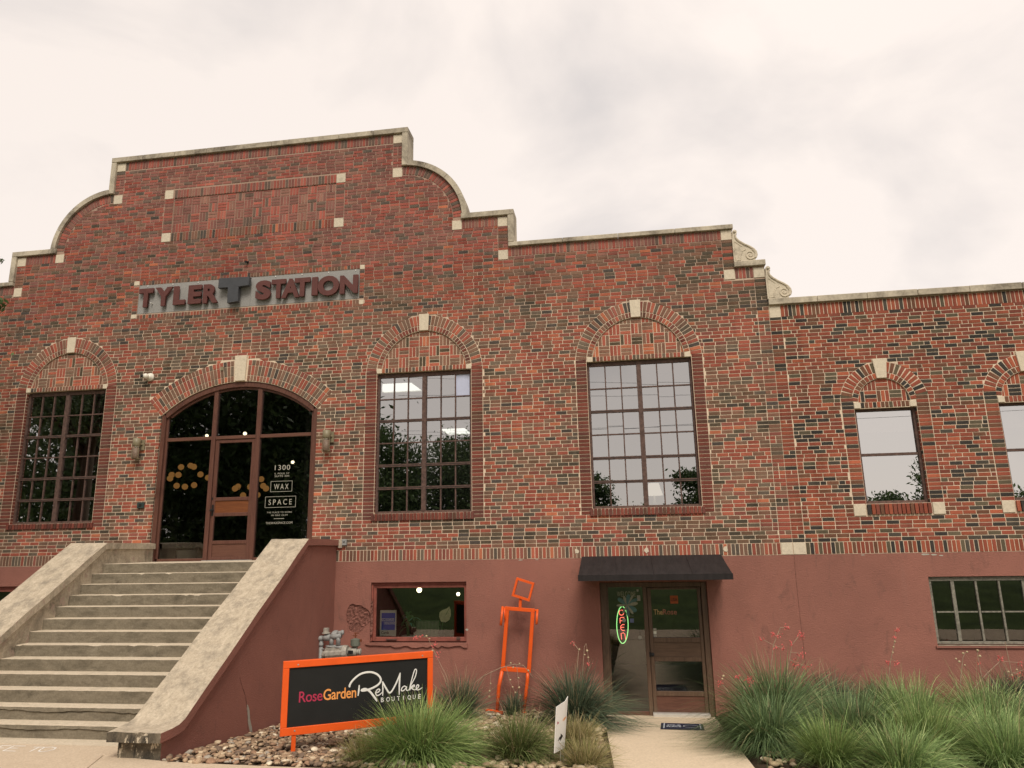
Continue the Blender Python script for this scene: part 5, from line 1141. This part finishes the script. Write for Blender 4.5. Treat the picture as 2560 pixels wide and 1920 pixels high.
mb = MB(); mb.box(-4.19, -3.70, 1.0, 1.06, .62, 1.05); mb.box(-4.19, -3.70, 1.0, 1.6, .50, .60); mb.build('upholstery', 'plantg', t, bev=.02)
mb = MB()
for i in range(16):
    x = -4.17 + i * .029; mb.face([(x, .997, .64 + .02 * (i % 3)), (x + .018, .997, .64 + .02 * (i % 3)), (x + .008, .997, 1.04), (x - .012, .997, 1.04)])
mb.build('stripes', 'tealp', t)
mb = MB()
for x in (-4.15, -3.75):
    for y in (1.03, 1.55): mb.tube([(x, y, -.47), (x, y, .55)], .02, 6)
mb.build('legs', 'dark', t)
bulb(-4.304, 1.6, 1.602, 'large bright round bulb in the basement window', .055, 1.98, 'round bulbs in the basement window'); bulb(-3.648, 2.4, 1.459, 'small bright bulb at the right of the basement window', .04, 1.98, 'round bulbs in the basement window')
# neon OPEN sign behind the shop pane
t = thing('neon_sign', 'vertical neon sign reading open in red inside a green oval', 'neon sign', (-.10, .17, .73))
mb = MB(); cxn, czn = -.095, 1.05
mb.tube([(cxn + .102 * math.sin(a) + .012 * (math.cos(a)), .17, czn + .318 * math.cos(a)) for a in np.linspace(.1, 2 * PI - .1, 44)], .0075, 8); mb.build('oval_tube', 'neong', t, True)
mb = MB()
mb.tube([(cxn - .008 + .042 * math.cos(a), .165, 1.262 + .045 * math.sin(a)) for a in np.linspace(PI / 2 + .3, PI / 2 + 2 * PI, 20)], .0068, 6)
mb.tube([(cxn - .04, .165, 1.075), (cxn - .038, .165, 1.16), (cxn - .02, .165, 1.178), (cxn + .03, .165, 1.178), (cxn + .042, .165, 1.15), (cxn + .028, .165, 1.125), (cxn - .034, .165, 1.122)], .0068, 6)
mb.tube([(cxn + .04, .165, 1.055), (cxn, .165, 1.055), (cxn - .03, .165, 1.03), (cxn - .034, .165, .985), (cxn - .01, .165, .955), (cxn + .035, .165, .952)], .0068, 6); mb.tube([(cxn - .034, .165, 1.005), (cxn + .03, .165, 1.008)], .0068, 6)
mb.tube([(cxn - .026, .165, .80), (cxn - .032, .165, .90), (cxn + .01, .165, .915), (cxn + .036, .165, .89), (cxn + .044, .165, .80)], .0068, 6); mb.build('letter_tubes', 'neonr', t, True)
mb = MB(); mb.tube([(cxn, .19, 1.36), (cxn, .19, .74)], .006, 6); mb.tube([(cxn, .19, 1.36), (cxn, .19, 1.95)], .002, 4); mb.build('support_rod', 'dark', t)
# skylights and a lamp seen faintly upstairs
for a, b, c, d in ((-5.75, -4.75, 2.3, 3.3), (-5.85, -5.0, 9.2, 10.6)):
    mb = MB(); mb.box(a - .15, a, c, d, 6.26, 6.298); mb.box(b, b + .15, c, d, 6.26, 6.298); mb.box(a - .15, b + .15, c - .15, c, 6.26, 6.298); mb.box(a - .15, b + .15, d, d + .15, 6.26, 6.298); so = mb.build('skylight', 'cardw', B); m1 = MB(); m1.face([(a, c, 6.285), (b, c, 6.285), (b, d, 6.285), (a, d, 6.285)]); m1.build('pane', 'skyl', so)
t = thing('table_lamp', 'pale shaded lamp standing inside the lower right panes of the second tall window', 'lamp', (.65, 1.0, 2.9))
MB().lathe([(0, .17), (.24, .10)], (.65, 1.0, 3.40), (0, 0, 1), 18).build('shade', emitter('lit lamp shade', (.95, .85, .68), .55), t, True); mb = MB(); mb.lathe([(0, .1), (.02, .1), (.03, .03), (.2, .06), (.4, .02), (.5, .012)], (.65, 1.0, 2.92), (0, 0, 1), 14); mb.build('base', 'ivory', t, True)
t = thing('side_table', 'dark table under the lamp inside the tall window', 'table', (.75, 1.0, 2.13)); mb = MB(); mb.box(.35, 1.15, .75, 1.25, 2.87, 2.91); mb.build('table_top', 'floorb', t); mb = MB()
for x in (.4, 1.1):
    for y in (.8, 1.2): mb.box(x - .02, x + .02, y - .02, y + .02, 2.13, 2.87)
mb.build('legs', 'floorb', t)

# ------------------------------------------------------------------ grasses and red yuccas
def blades(n, c, r0, length, lean, droop, wd, pal, seed, az=None, stiff=0.0, lj=.3):
    """arching strap blades from a crown at c; returns verts, faces, tones"""
    g = np.random.default_rng(seed); K = 7
    th = g.uniform(0, 2 * PI, n) if az is None else g.normal(az[0], az[1], n)
    br = r0 * np.sqrt(g.uniform(0, 1, n)); bx = c[0] + br * np.cos(th + g.normal(0, .5, n)); by = c[1] + br * np.sin(th + g.normal(0, .5, n))
    L_ = length * (1 - lj + lj * 1.6 * g.uniform(0, 1, n)); ln = np.clip(g.normal(lean, .30, n), .03, 1.4); dr = droop * g.uniform(.35, 1.75, n) * (1 - stiff * g.uniform(0, 1, n))
    t = np.linspace(0, 1, K)[None, :]
    h = L_[:, None] * (np.sin(ln)[:, None] * t + .25 * dr[:, None] * t ** 2); v = L_[:, None] * (np.cos(ln)[:, None] * t - dr[:, None] * t ** 2.1)
    wob = g.normal(0, .11, (n, 1)) * L_[:, None] * t ** 2
    x = bx[:, None] + np.cos(th)[:, None] * h - np.sin(th)[:, None] * wob; y = by[:, None] + np.sin(th)[:, None] * h + np.cos(th)[:, None] * wob; z = c[2] + v
    gzv = np.where(y > -5.25, -.40 - .1 * y, .13) + .012; z = np.maximum(z, gzv + .01 * g.uniform(0, 3, (n, 1)))
    y = np.minimum(y, -.03); tw = g.uniform(-1.1, 1.1, n); sx = -np.sin(th + tw); sy = np.cos(th + tw)
    w_ = wd * g.uniform(.7, 1.3, n)[:, None] * (1 - t ** 2.2) * .5 + .0006
    A = np.stack([x - sx[:, None] * w_, y - sy[:, None] * w_, z], 2); Bv = np.stack([x + sx[:, None] * w_, y + sy[:, None] * w_, z + w_ * .5], 2)
    V = np.stack([A, Bv], 2).reshape(-1, 3)
    V[:, 1] = np.minimum(V[:, 1], -.025)
    i0 = (np.arange(n)[:, None] * K + np.arange(K - 1)[None, :]).reshape(-1) * 2; F_ = np.stack([i0, i0 + 1, i0 + 3, i0 + 2], 1)
    cols = np.array([p for p, _ in pal]); pw = np.array([q for _, q in pal], float); pw /= pw.sum()
    cc = cols[g.choice(len(pal), n, p=pw)] * g.uniform(.62, 1.38, (n, 1)); T_ = np.repeat(np.concatenate([cc, np.ones((n, 1))], 1), K * 2, 0)
    return V, F_, T_
def blade_mesh(name, sets, mat, parent):
    V = []; F_ = []; T_ = []; o = 0
    for v, f, t in sets: V.append(v); F_.append(f + o); T_.append(t); o += len(v)
    V = np.concatenate(V); F_ = np.concatenate(F_); T_ = np.concatenate(T_); c = Vector((float(V[:, 0].mean()), float(V[:, 1].mean()), float(V[:, 2].min())))
    me = bpy.data.meshes.new(name); me.vertices.add(len(V)); me.vertices.foreach_set('co', (V - np.array(c)).astype(np.float32).ravel())
    me.loops.add(F_.size); me.loops.foreach_set('vertex_index', F_.astype(np.int32).ravel()); me.polygons.add(len(F_)); me.polygons.foreach_set('loop_start', np.arange(len(F_), dtype=np.int32) * F_.shape[1]); me.polygons.foreach_set('loop_total', np.full(len(F_), F_.shape[1], np.int32))
    at = me.attributes.new('tone', 'FLOAT_COLOR', 'POINT'); at.data.foreach_set('color', T_.astype(np.float32).ravel()); me.materials.append(M[mat]); me.update(calc_edges=True); me.validate()
    return link(name, me, parent, c)
GREY = [((0.159, 0.238, 0.104), 5), ((0.119, 0.180, 0.079), 4), ((0.223, 0.312, 0.134), 4), ((0.334, 0.376, 0.183), 1), ((0.076, 0.124, 0.055), 2)]
DARK = [((0.078, 0.114, 0.070), 5), ((0.108, 0.146, 0.089), 4), ((0.146, 0.184, 0.108), 3), ((0.215, 0.215, 0.127), 1), ((0.051, 0.076, 0.051), 2)]
LIME = [((0.202, 0.293, 0.090), 5), ((0.147, 0.222, 0.066), 4), ((0.278, 0.371, 0.126), 4), ((0.417, 0.456, 0.178), 1)]
BRIGHT = [((0.220, 0.326, 0.116), 5), ((0.164, 0.245, 0.088), 4), ((0.314, 0.430, 0.169), 4), ((0.457, 0.519, 0.235), 1.5)]
DRY = [((0.345, 0.287, 0.132), 4), ((0.253, 0.230, 0.092), 4), ((0.437, 0.356, 0.184), 3), ((0.196, 0.207, 0.069), 3)]
STRAW = [((.36, .27, .16), 3), ((.26, .20, .11), 3), ((.44, .34, .22), 2)]
seedc = [100]
def clump(name, label, cat, x, y, L_, lean, droop, n, wd, pal, r0=.12, group=None, stiff=.3, straw=30, z=None, az=None):
    zz = gz(x, y) if z is None else z; t = thing(name, label, cat, (x, y, zz), group); seedc[0] += 1; s_ = seedc[0]
    sets = [blades(int(n * .65), (x, y, zz), r0, L_, lean, droop, wd, pal, s_, az, stiff), blades(int(n * .35), (x, y, zz), r0 * .8, L_ * .86, lean * .5, droop * .55, wd, pal, s_ + 500, az, stiff)]
    blade_mesh('blades', sets, 'blade', t)
    if straw: blade_mesh('dead_blades', [blades(straw, (x, y, zz), r0, L_ * 1.12, lean * .7, droop * .5, wd * .8, STRAW, s_ + 900, az)], 'straw', t)
    return t
def flower_stalk(t, pts, blooms, pods=(), r=.010):
    p3 = [Vector(p) for p in pts]; mb = MB(); sm = []
    for i in range(len(p3) - 1):
        for k_ in range(4): sm.append(p3[i].lerp(p3[i + 1], k_ / 4))
    sm.append(p3[-1]); mb.tube(sm, [r * (1 - .6 * i / len(sm)) for i in range(len(sm))], 6, 0)
    for bx, by, bz, n, sp in blooms:
        near = min(sm, key=lambda q: (q - Vector((bx, by, bz))).length); mb.tube([near, (bx, by, bz)], .005, 4, 0)
        for _ in range(n):
            o = Vector((random.gauss(0, sp), random.gauss(0, sp), random.gauss(0, sp))); c = Vector((bx, by, bz)) + o; d = Vector((random.gauss(0, .4), random.gauss(0, .4), -.6)).normalized() * random.uniform(.015, .032)
            mb.tube([c, c + d * .5, c + d], [.004, .0078, .005], 5, 1)
    for px_, py_, pz_ in pods: mb.ball((px_, py_, pz_), random.uniform(.013, .02), 8, 6, 2)
    mb.build('flower_stalk', ['stalk', 'coral', 'pod'], t)
# right of the walkway
a = clump('red_yucca', 'big grey green red yucca just right of the shop door walkway with coral flowers', 'plant', 2.05, -2.05, 1.42, .68, .80, 3200, .0105, GREY, .20, 'red yuccas and grasses right of the walkway', straw=90)
Fl = [(2.11, -2.0, 1.16), (2.32, -2.0, 1.25), (2.2, -2.0, 1.14), (1.93, -2.0, 1.09), (2.34, -2.0, 1.04), (2.5, -2.0, 1.14), (2.14, -2.0, .96), (2.23, -2.0, .96), (2.49, -2.0, .88), (2.38, -2.0, .75), (2.52, -2.0, .71)]
flower_stalk(a, [(1.95, -1.95, 0), (2.02, -2.0, .6), (2.1, -2.0, 1.0), (2.22, -2.0, 1.24), (2.36, -2.0, 1.25)], [(*Fl[0], 12, .022), (*Fl[1], 14, .025), (*Fl[2], 8, .02), (*Fl[3], 10, .02), (*Fl[6], 8, .02), (*Fl[7], 7, .018)]); flower_stalk(a, [(2.1, -1.95, 0), (2.25, -2.0, .6), (2.36, -2.0, 1.0), (2.5, -2.0, 1.16)], [(*Fl[4], 8, .02), (*Fl[5], 22, .03), (*Fl[8], 16, .026), (*Fl[9], 22, .035), (*Fl[10], 12, .025)])
flower_stalk(a, [(1.85, -2.0, 0), (1.6, -2.3, .45), (1.5, -2.3, .62)], [(1.5, -2.3, .62, 12, .02)]); flower_stalk(a, [(1.85, -2.0, 0), (1.7, -2.3, .45), (1.68, -2.3, .62)], [(1.67, -2.3, .57, 22, .03)]); flower_stalk(a, [(1.8, -2.0, 0), (1.4, -2.2, .35), (1.30, -2.2, .5)], [(1.28, -2.2, .5, 12, .022)], [(1.33, -2.2, .6), (1.31, -2.2, .56)])
clump('red_yucca', 'dark green red yucca against the stucco behind the lime grass', 'plant', 3.05, -.95, 1.0, .62, .45, 1200, .0095, DARK, .14, 'red yuccas and grasses right of the walkway', straw=40)
b_ = clump('red_yucca', 'red yucca by the wall with one tall stalk of coral buds', 'plant', 3.85, -.9, .95, .6, .5, 1000, .0095, GREY, .13, 'red yuccas and grasses right of the walkway', straw=40)
flower_stalk(b_, [(3.85, -.95, -.2), (3.92, -1.0, .25), (4.0, -1.0, .6), (4.10, -1.0, .9), (4.16, -1.0, 1.14)], [(4.16, -1.0, 1.1, 14, .02), (4.13, -1.0, 1.0, 8, .018), (3.97, -1.0, .62, 12, .022), (4.09, -1.0, .62, 16, .024)], [(4.06, -1.0, .76), (4.08, -1.0, .84), (4.11, -1.0, .92)])
clump('ornamental_grass', 'bright lime fountain grass in the middle of the right bed', 'grass clump', 3.85, -2.15, 1.12, .62, .86, 3000, .0075, BRIGHT, .22, 'red yuccas and grasses right of the walkway', straw=30)
clump('ornamental_grass', 'broad pale green grass spilling forward below the right basement window', 'grass clump', 4.75, -2.3, 1.15, .62, .86, 2800, .0078, BRIGHT, .22, 'red yuccas and grasses right of the walkway', straw=30)
e_ = clump('red_yucca', 'dark red yucca under the right basement window with pale seed stalks', 'plant', 5.65, -1.3, 1.05, .6, .45, 1800, .0105, DARK, .15, 'red yuccas and grasses right of the walkway', straw=60)
flower_stalk(e_, [(5.5, -1.3, -.1), (4.94, -1.2, .16), (5.3, -1.2, .51), (5.49, -1.2, .67)][1:], [(5.49, -1.2, .72, 14, .025), (5.77, -1.2, .65, 10, .02), (5.65, -1.2, .44, 10, .03)], [(5.58, -1.2, .52), (5.62, -1.2, .47), (5.55, -1.2, .42)]); flower_stalk(e_, [(4.85, -1.2, 0), (4.9, -1.2, .4), (4.98, -1.2, .72), (5.03, -1.2, .80)], [], [(4.99, -1.2, .78), (4.99, -1.2, .61), (4.88, -1.2, .70), (5.05, -1.2, .80), (4.92, -1.2, .66)]); flower_stalk(e_, [(5.2, -1.2, 0), (5.2, -1.2, .4), (5.19, -1.2, .84)], [(5.19, -1.2, .64, 8, .018)], [(5.2, -1.2, .82), (5.22, -1.2, .74)]); flower_stalk(e_, [(5.5, -1.2, 0), (5.62, -1.2, .5), (5.6, -1.2, .95)], [(5.80, -1.2, .55, 10, .025), (5.72, -1.2, .5, 8, .03)], [(5.66, -1.2, .4), (5.7, -1.2, .55)])
clump('ornamental_grass', 'lower grey green grass drooping over the right edge of the walkway', 'grass clump', 1.72, -3.25, 1.08, .74, .9, 2200, .0085, GREY, .18, 'red yuccas and grasses right of the walkway', straw=20)
clump('ornamental_grass', 'small yellow green grass at the bottom edge right of the walkway', 'grass clump', 2.15, -4.45, .70, .5, .5, 1500, .0062, LIME, .16, 'red yuccas and grasses right of the walkway', straw=10)
clump('ornamental_grass', 'yellow green grass tuft at the bottom centre of the right bed', 'grass clump', 3.35, -3.9, .86, .55, .6, 2600, .0065, LIME, .20, 'red yuccas and grasses right of the walkway', straw=10)
q_ = clump('ornamental_grass', 'arching grass at the bottom right with a long pale bent stalk', 'grass clump', 4.3, -3.35, .92, .66, .86, 2200, .0075, BRIGHT, .20, 'red yuccas and grasses right of the walkway', straw=20)
flower_stalk(q_, [(3.63, -3.3, .33), (3.9, -3.3, .34), (4.16, -3.3, .27), (4.38, -3.3, .18), (4.57, -3.3, .1)], [(4.43, -3.3, .10, 14, .02), (4.47, -3.3, .02, 16, .025), (4.52, -3.3, -.02, 12, .02)], r=.010)
clump('ornamental_grass', 'grey green grass clump at the far lower right corner', 'grass clump', 5.2, -2.75, .95, .66, .6, 1600, .0078, GREY, .18, 'red yuccas and grasses right of the walkway', straw=30)
clump('ornamental_grass', 'lime grass tuft at the bottom right beside the arching grass', 'grass clump', 4.0, -4.3, .80, .62, .55, 1700, .0075, BRIGHT, .20, 'red yuccas and grasses right of the walkway', straw=20)
clump('ornamental_grass', 'grey green grass between the walkway grass and the bottom centre tuft', 'grass clump', 2.75, -3.2, 1.0, .66, .62, 2000, .0085, GREY, .20, 'red yuccas and grasses right of the walkway', straw=30)
clump('ornamental_grass', 'grass clump at the very bottom of the right bed', 'grass clump', 2.8, -4.75, .70, .62, .55, 1500, .0075, BRIGHT, .20, 'red yuccas and grasses right of the walkway', straw=20)
clump('red_yucca', 'dark yucca at the right edge of the bed', 'plant', 6.4, -1.6, 1.0, .62, .5, 1100, .0095, DARK, .15, 'red yuccas and grasses right of the walkway', straw=30)
# left of the walkway
clump('ornamental_grass', 'large bright green fountain grass in front of the signboard', 'grass clump', -2.50, -4.65, .90, .80, .52, 3600, .0085, LIME, .24, 'grasses left of the walkway', straw=40)
clump('ornamental_grass', 'smaller yellow green grass beside the fountain grass', 'grass clump', -1.35, -4.5, .66, .66, .5, 1500, .0075, [((.15, .19, .06), 4), ((.20, .23, .085), 3), ((.11, .15, .045), 3), ((.30, .27, .12), 1)], .14, 'grasses left of the walkway', straw=120)
clump('ornamental_grass', 'dry tan grass behind the arrow sign', 'grass clump', -.72, -3.75, .50, .6, .4, 1100, .0055, DRY, .14, 'grasses left of the walkway', straw=60)
clump('ornamental_grass', 'low straw coloured grass at the front of the gravel', 'grass clump', -3.05, -4.75, .40, .75, .3, 1000, .005, DRY, .22, 'grasses left of the walkway', straw=30)
clump('ornamental_grass', 'thin dry grass at the foot of the arrow sign', 'grass clump', -.55, -4.75, .38, .7, .4, 700, .005, DRY, .16, 'grasses left of the walkway', straw=80)
d_ = clump('red_yucca', 'dark green red yucca left of the shop door', 'plant', -.88, -1.5, 1.15, .78, .55, 1800, .0105, DARK, .16, 'grasses left of the walkway', straw=70)
flower_stalk(d_, [(-.85, -1.45, 0), (-.84, -1.5, .5), (-.79, -1.5, .85), (-.88, -1.5, .97)], [(-.88, -1.5, .96, 8, .018)], [(-.78, -1.5, .86)]); flower_stalk(d_, [(-.8, -1.45, 0), (-.74, -1.5, .55), (-.70, -1.5, .9), (-.67, -1.5, .95), (-.65, -1.5, .80), (-.64, -1.5, .68)], [(-.64, -1.5, .65, 8, .018)], [(-.66, -1.5, .84), (-.70, -1.5, .78), (-.645, -1.5, .74)], r=.006)
w_ = clump('red_yucca', 'sparse dark yucca with tall dry blades between signboard and orange figure', 'plant', -2.78, -1.3, .86, .58, .35, 650, .0095, DARK, .12, 'grasses left of the walkway', straw=120)
flower_stalk(w_, [(-2.75, -1.9, 0), (-2.82, -2.0, .51), (-3.0, -2.0, .85), (-3.13, -2.0, 1.1), (-3.31, -2.0, 1.12)], [(-3.31, -2.0, 1.1, 10, .02), (-3.24, -2.0, 1.12, 8, .02), (-3.02, -2.0, 1.0, 10, .02), (-2.98, -2.0, .84, 12, .024)], [(-3.15, -2.0, 1.12), (-3.1, -2.0, 1.08), (-3.05, -2.0, .9)], r=.006)
flower_stalk(w_, [(-2.78, -.8, .0), (-2.62, -.8, .22), (-2.47, -.8, .33), (-2.18, -.8, .46), (-1.94, -.8, .52), (-1.78, -.8, .5), (-1.62, -.8, .31)], [], [(-2.0, -.8, .54), (-1.85, -.8, .53), (-1.70, -.8, .42), (-1.96, -.8, .47)])
for pp in ([(-2.34, -.8, .41), (-2.36, -.8, .18), (-2.38, -.8, 0)], [(-2.08, -.8, .48), (-2.02, -.8, .24), (-1.93, -.8, .07)], [(-1.9, -.8, .52), (-1.88, -.8, .27), (-1.85, -.8, .03)]): flower_stalk(w_, pp, [], [tuple(Vector(pp[1]) + Vector((.01, 0, .03))), tuple(Vector(pp[2])), tuple(Vector(pp[1]).lerp(Vector(pp[2]), .5))], r=.005)
clump('red_yucca', 'small dark yucca tuft between the legs of the orange figure', 'plant', -2.02, -.55, .46, .55, .3, 260, .011, DARK, .07, 'grasses left of the walkway', straw=16)
sets = []
for i in range(120):
    x = random.uniform(-3.9, -.5); y = random.uniform(-5.2, -2.2)
    if x < -3.2 and y < -4.2 and random.random() < .5: continue
    sets.append(blades(14, (x, y, gz(x, y)), .05, random.uniform(.07, .2), .8, .3, .004, DRY + [((.15, .18, .05), 4)], 3000 + i))
o = blade_mesh('ground_grass', sets, 'blade', None); struct(o, 'stuff'); o['label'] = 'thin yellowish grass growing between the stones left of the walkway'; o['category'] = 'grass'

# ------------------------------------------------------------------ trees: one beside the steps, the rest across the lawn (mirrored in the glass)
def tree(x, y, z0, h, rad, n, leafs, label, seed, cz=None, squash=.85, clusters=70, group=None, dense=.55):
    g = np.random.default_rng(seed); t = thing('tree', label, 'tree', (x, y, z0), group)
    cz = z0 + h - rad * squash if cz is None else cz
    mb = MB(); tr = .018 * h + .05
    mb.tube([(x, y, z0 - .3), (x + .05, y, z0 + .4), (x + g.normal(0, .1), y + g.normal(0, .1), (z0 + cz) / 2), (x + g.normal(0, .2), y, cz)], [tr * 1.6, tr * 1.1, tr * .85, tr * .4], 9)
    cl = []
    while len(cl) < clusters:
        p = g.uniform(-1, 1, 3)
        l = np.linalg.norm(p)
        if .25 < l < 1: cl.append(p / l * (l ** .5) * np.array([rad, rad, rad * squash]) * g.uniform(.75, 1.05) + np.array([x, y, cz]))
    for p in cl[:16]: s_ = Vector((x, y, z0 + (cz - z0) * g.uniform(.55, .95))); q = Vector(p); m_ = s_.lerp(q, .5) + Vector((0, 0, -.06 * rad)); mb.tube([s_, m_, q], [tr * .38, tr * .24, tr * .08], 5)
    mb.build('trunk', 'bark', t, True)
    cl = np.array(cl); ci = g.integers(0, len(cl), n); sp = rad * dense * .42; P = cl[ci] + g.normal(0, 1, (n, 3)) * np.array([sp, sp, sp * .75])
    a = g.normal(0, 1, (n, 3)); a /= np.linalg.norm(a, axis=1)[:, None]; b = np.cross(a, g.normal(0, 1, (n, 3))); b /= np.linalg.norm(b, axis=1)[:, None]; L_ = leafs * g.uniform(.6, 1.4, (n, 1))
    V = np.stack([P - a * L_, P + b * L_ * .42, P + a * L_, P - b * L_ * .42], 1).reshape(-1, 3); F_ = np.arange(n * 4).reshape(-1, 4)
    base = np.array([(.050, .085, .030), (.068, .108, .036), (.038, .066, .024), (.090, .130, .046)]); ct = base[g.integers(0, 4, len(cl))]; T_ = np.repeat(np.concatenate([ct[ci] * g.uniform(.75, 1.25, (n, 1)), np.ones((n, 1))], 1), 4, 0)
    blade_mesh('crown', [(V, F_, T_)], 'leaf', t); return t
lt = tree(-13.75, -3.0, -.1, 9.1, 1.95, 4600, .075, 'leafy tree at the left edge beside the building with only twig tips in view', 1, cz=7.1, clusters=60, dense=.45)
mb = MB(); mb.tube([(-12.2, -3.0, 7.0), (-11.3, -3.0, 7.05), (-10.75, -3.0, 6.85)], [.02, .012, .004], 5); mb.tube([(-12.2, -3.0, 7.3), (-11.3, -3.0, 7.6), (-10.86, -3.0, 7.66)], [.02, .01, .003], 5); mb.build('twig', 'bark', lt)
g_ = np.random.default_rng(5); nl = 150; cs = np.array([(-10.72, -3, 6.83), (-10.85, -3, 6.95), (-11.1, -3, 7.0), (-10.93, -3, 7.67), (-10.80, -3, 6.78)]); P_ = cs[g_.integers(0, 5, nl)] + g_.normal(0, 1, (nl, 3)) * .055
a_ = g_.normal(0, 1, (nl, 3)); a_ /= np.linalg.norm(a_, axis=1)[:, None]; b_2 = np.cross(a_, g_.normal(0, 1, (nl, 3))); b_2 /= np.linalg.norm(b_2, axis=1)[:, None]; l_ = .05 * g_.uniform(.6, 1.4, (nl, 1))
blade_mesh('twig_leaves', [(np.stack([P_ - a_ * l_, P_ + b_2 * l_ * .4, P_ + a_ * l_, P_ - b_2 * l_ * .4], 1).reshape(-1, 3), np.arange(nl * 4).reshape(-1, 4), np.tile((.06, .10, .03, 1), (nl * 4, 1)))], 'leaf', lt)
def lawn_tree(x, y, h, rad, n, leafs, label, seed, **k): tree(x, y, lz(x, y), h, rad, int(n * 3.4), leafs * .72, label, seed, cz=lz(x, y) + h * .53, squash=h * .47 / rad, group='trees across the lawn mirrored in the windows', **k)
lawn_tree(-24, -27, 17.5, 6.8, 15000, .27, 'big dense oak across the lawn mirrored in the arched entrance', 2, clusters=110, dense=.62)
lawn_tree(-36, -29, 16.5, 6.0, 3800, .26, 'tall open oak across the lawn mirrored in the left tall window', 3, clusters=60, dense=.42)
lawn_tree(-43, -36, 17, 6.0, 5000, .28, 'far left oak across the lawn', 4)
lawn_tree(-19.0, -40, 11.0, 3.6, 5500, .26, 'rounded tree mirrored in the left panes of the tall window right of the entrance', 5)
lawn_tree(-13.0, -46, 10.6, 4.0, 5000, .26, 'rounded tree mirrored in the right panes of the tall window right of the entrance', 6)
lawn_tree(-2.6, -56, 8.3, 1.8, 1600, .26, 'small round tree mirrored low in the second tall window', 7)
lawn_tree(6.6, -52, 8.6, 1.9, 1700, .26, 'tree mirrored at the lower right of the second tall window', 8)
lawn_tree(21.8, -50, 5.0, 2.0, 1600, .25, 'low tree mirrored in the first window of the wing', 9)
lawn_tree(25.0, -48, 8.7, 1.9, 1700, .25, 'taller tree mirrored at the right of the first window of the wing', 10)
lawn_tree(34, -50, 5.4, 2.4, 1600, .26, 'tree mirrored in the second window of the wing', 11)
lawn_tree(14.5, -75, 5.2, 2.6, 1500, .3, 'distant tree across the street', 12); lawn_tree(1.5, -85, 5.2, 2.8, 1500, .3, 'more distant tree across the street', 13); lawn_tree(-23.0, -33, 14.0, 3.4, 5000, .27, 'dense tree mirrored right of the big oak', 14)
g_ = np.random.default_rng(77); n_ = 9000; X_ = g_.uniform(-85, 75, n_); Hh = 1.8 + .9 * np.sin(X_ * .23) + .8 * np.sin(X_ * .71 + 1) - .03 * np.abs(X_) + np.where(X_ < -12, 3.5, 0); P_ = np.stack([X_, -72 + g_.normal(0, 2.0, n_), .95 + .25 + np.abs(Hh) * g_.uniform(0, 1, n_) ** .6], 1)
a_ = g_.normal(0, 1, (n_, 3)); a_ /= np.linalg.norm(a_, axis=1)[:, None]; b_2 = np.cross(a_, g_.normal(0, 1, (n_, 3))); b_2 /= np.linalg.norm(b_2, axis=1)[:, None]; l_ = .45 * g_.uniform(.6, 1.4, (n_, 1))
o = blade_mesh('far_wood', [(np.stack([P_ - a_ * l_, P_ + b_2 * l_ * .5, P_ + a_ * l_, P_ - b_2 * l_ * .5], 1).reshape(-1, 3), np.arange(n_ * 4).reshape(-1, 4), np.repeat(np.concatenate([np.array((.045, .075, .025)) * g_.uniform(.6, 1.5, (n_, 1)), np.ones((n_, 1))], 1), 4, 0))], 'leaf', None); struct(o, 'stuff')
# utility wires along the street
WL = ['lowest utility wire along the street mirrored in the windows', 'second lowest utility wire along the street', 'third utility wire from the bottom along the street', 'fourth utility wire from the bottom along the street', 'topmost utility wire along the street', 'utility wire crossing just under the topmost one']
for i, (z, dz, y) in enumerate(((8.2, .9, -24), (7.7, .7, -24.3), (9.4, .5, -23.6), (10.6, .6, -24), (12.6, .8, -23.8), (11.4, -.6, -24.4))):
    mb = MB(); mb.tube([(x, y, z + dz * math.sin(x * .05 + i) + .0016 * (x - 10) ** 2) for x in np.linspace(-12, 45, 24)], .009, 5)
    tag(mb.build('utility_wire', 'wire'), WL[i], 'wire', 'utility wires along the street')
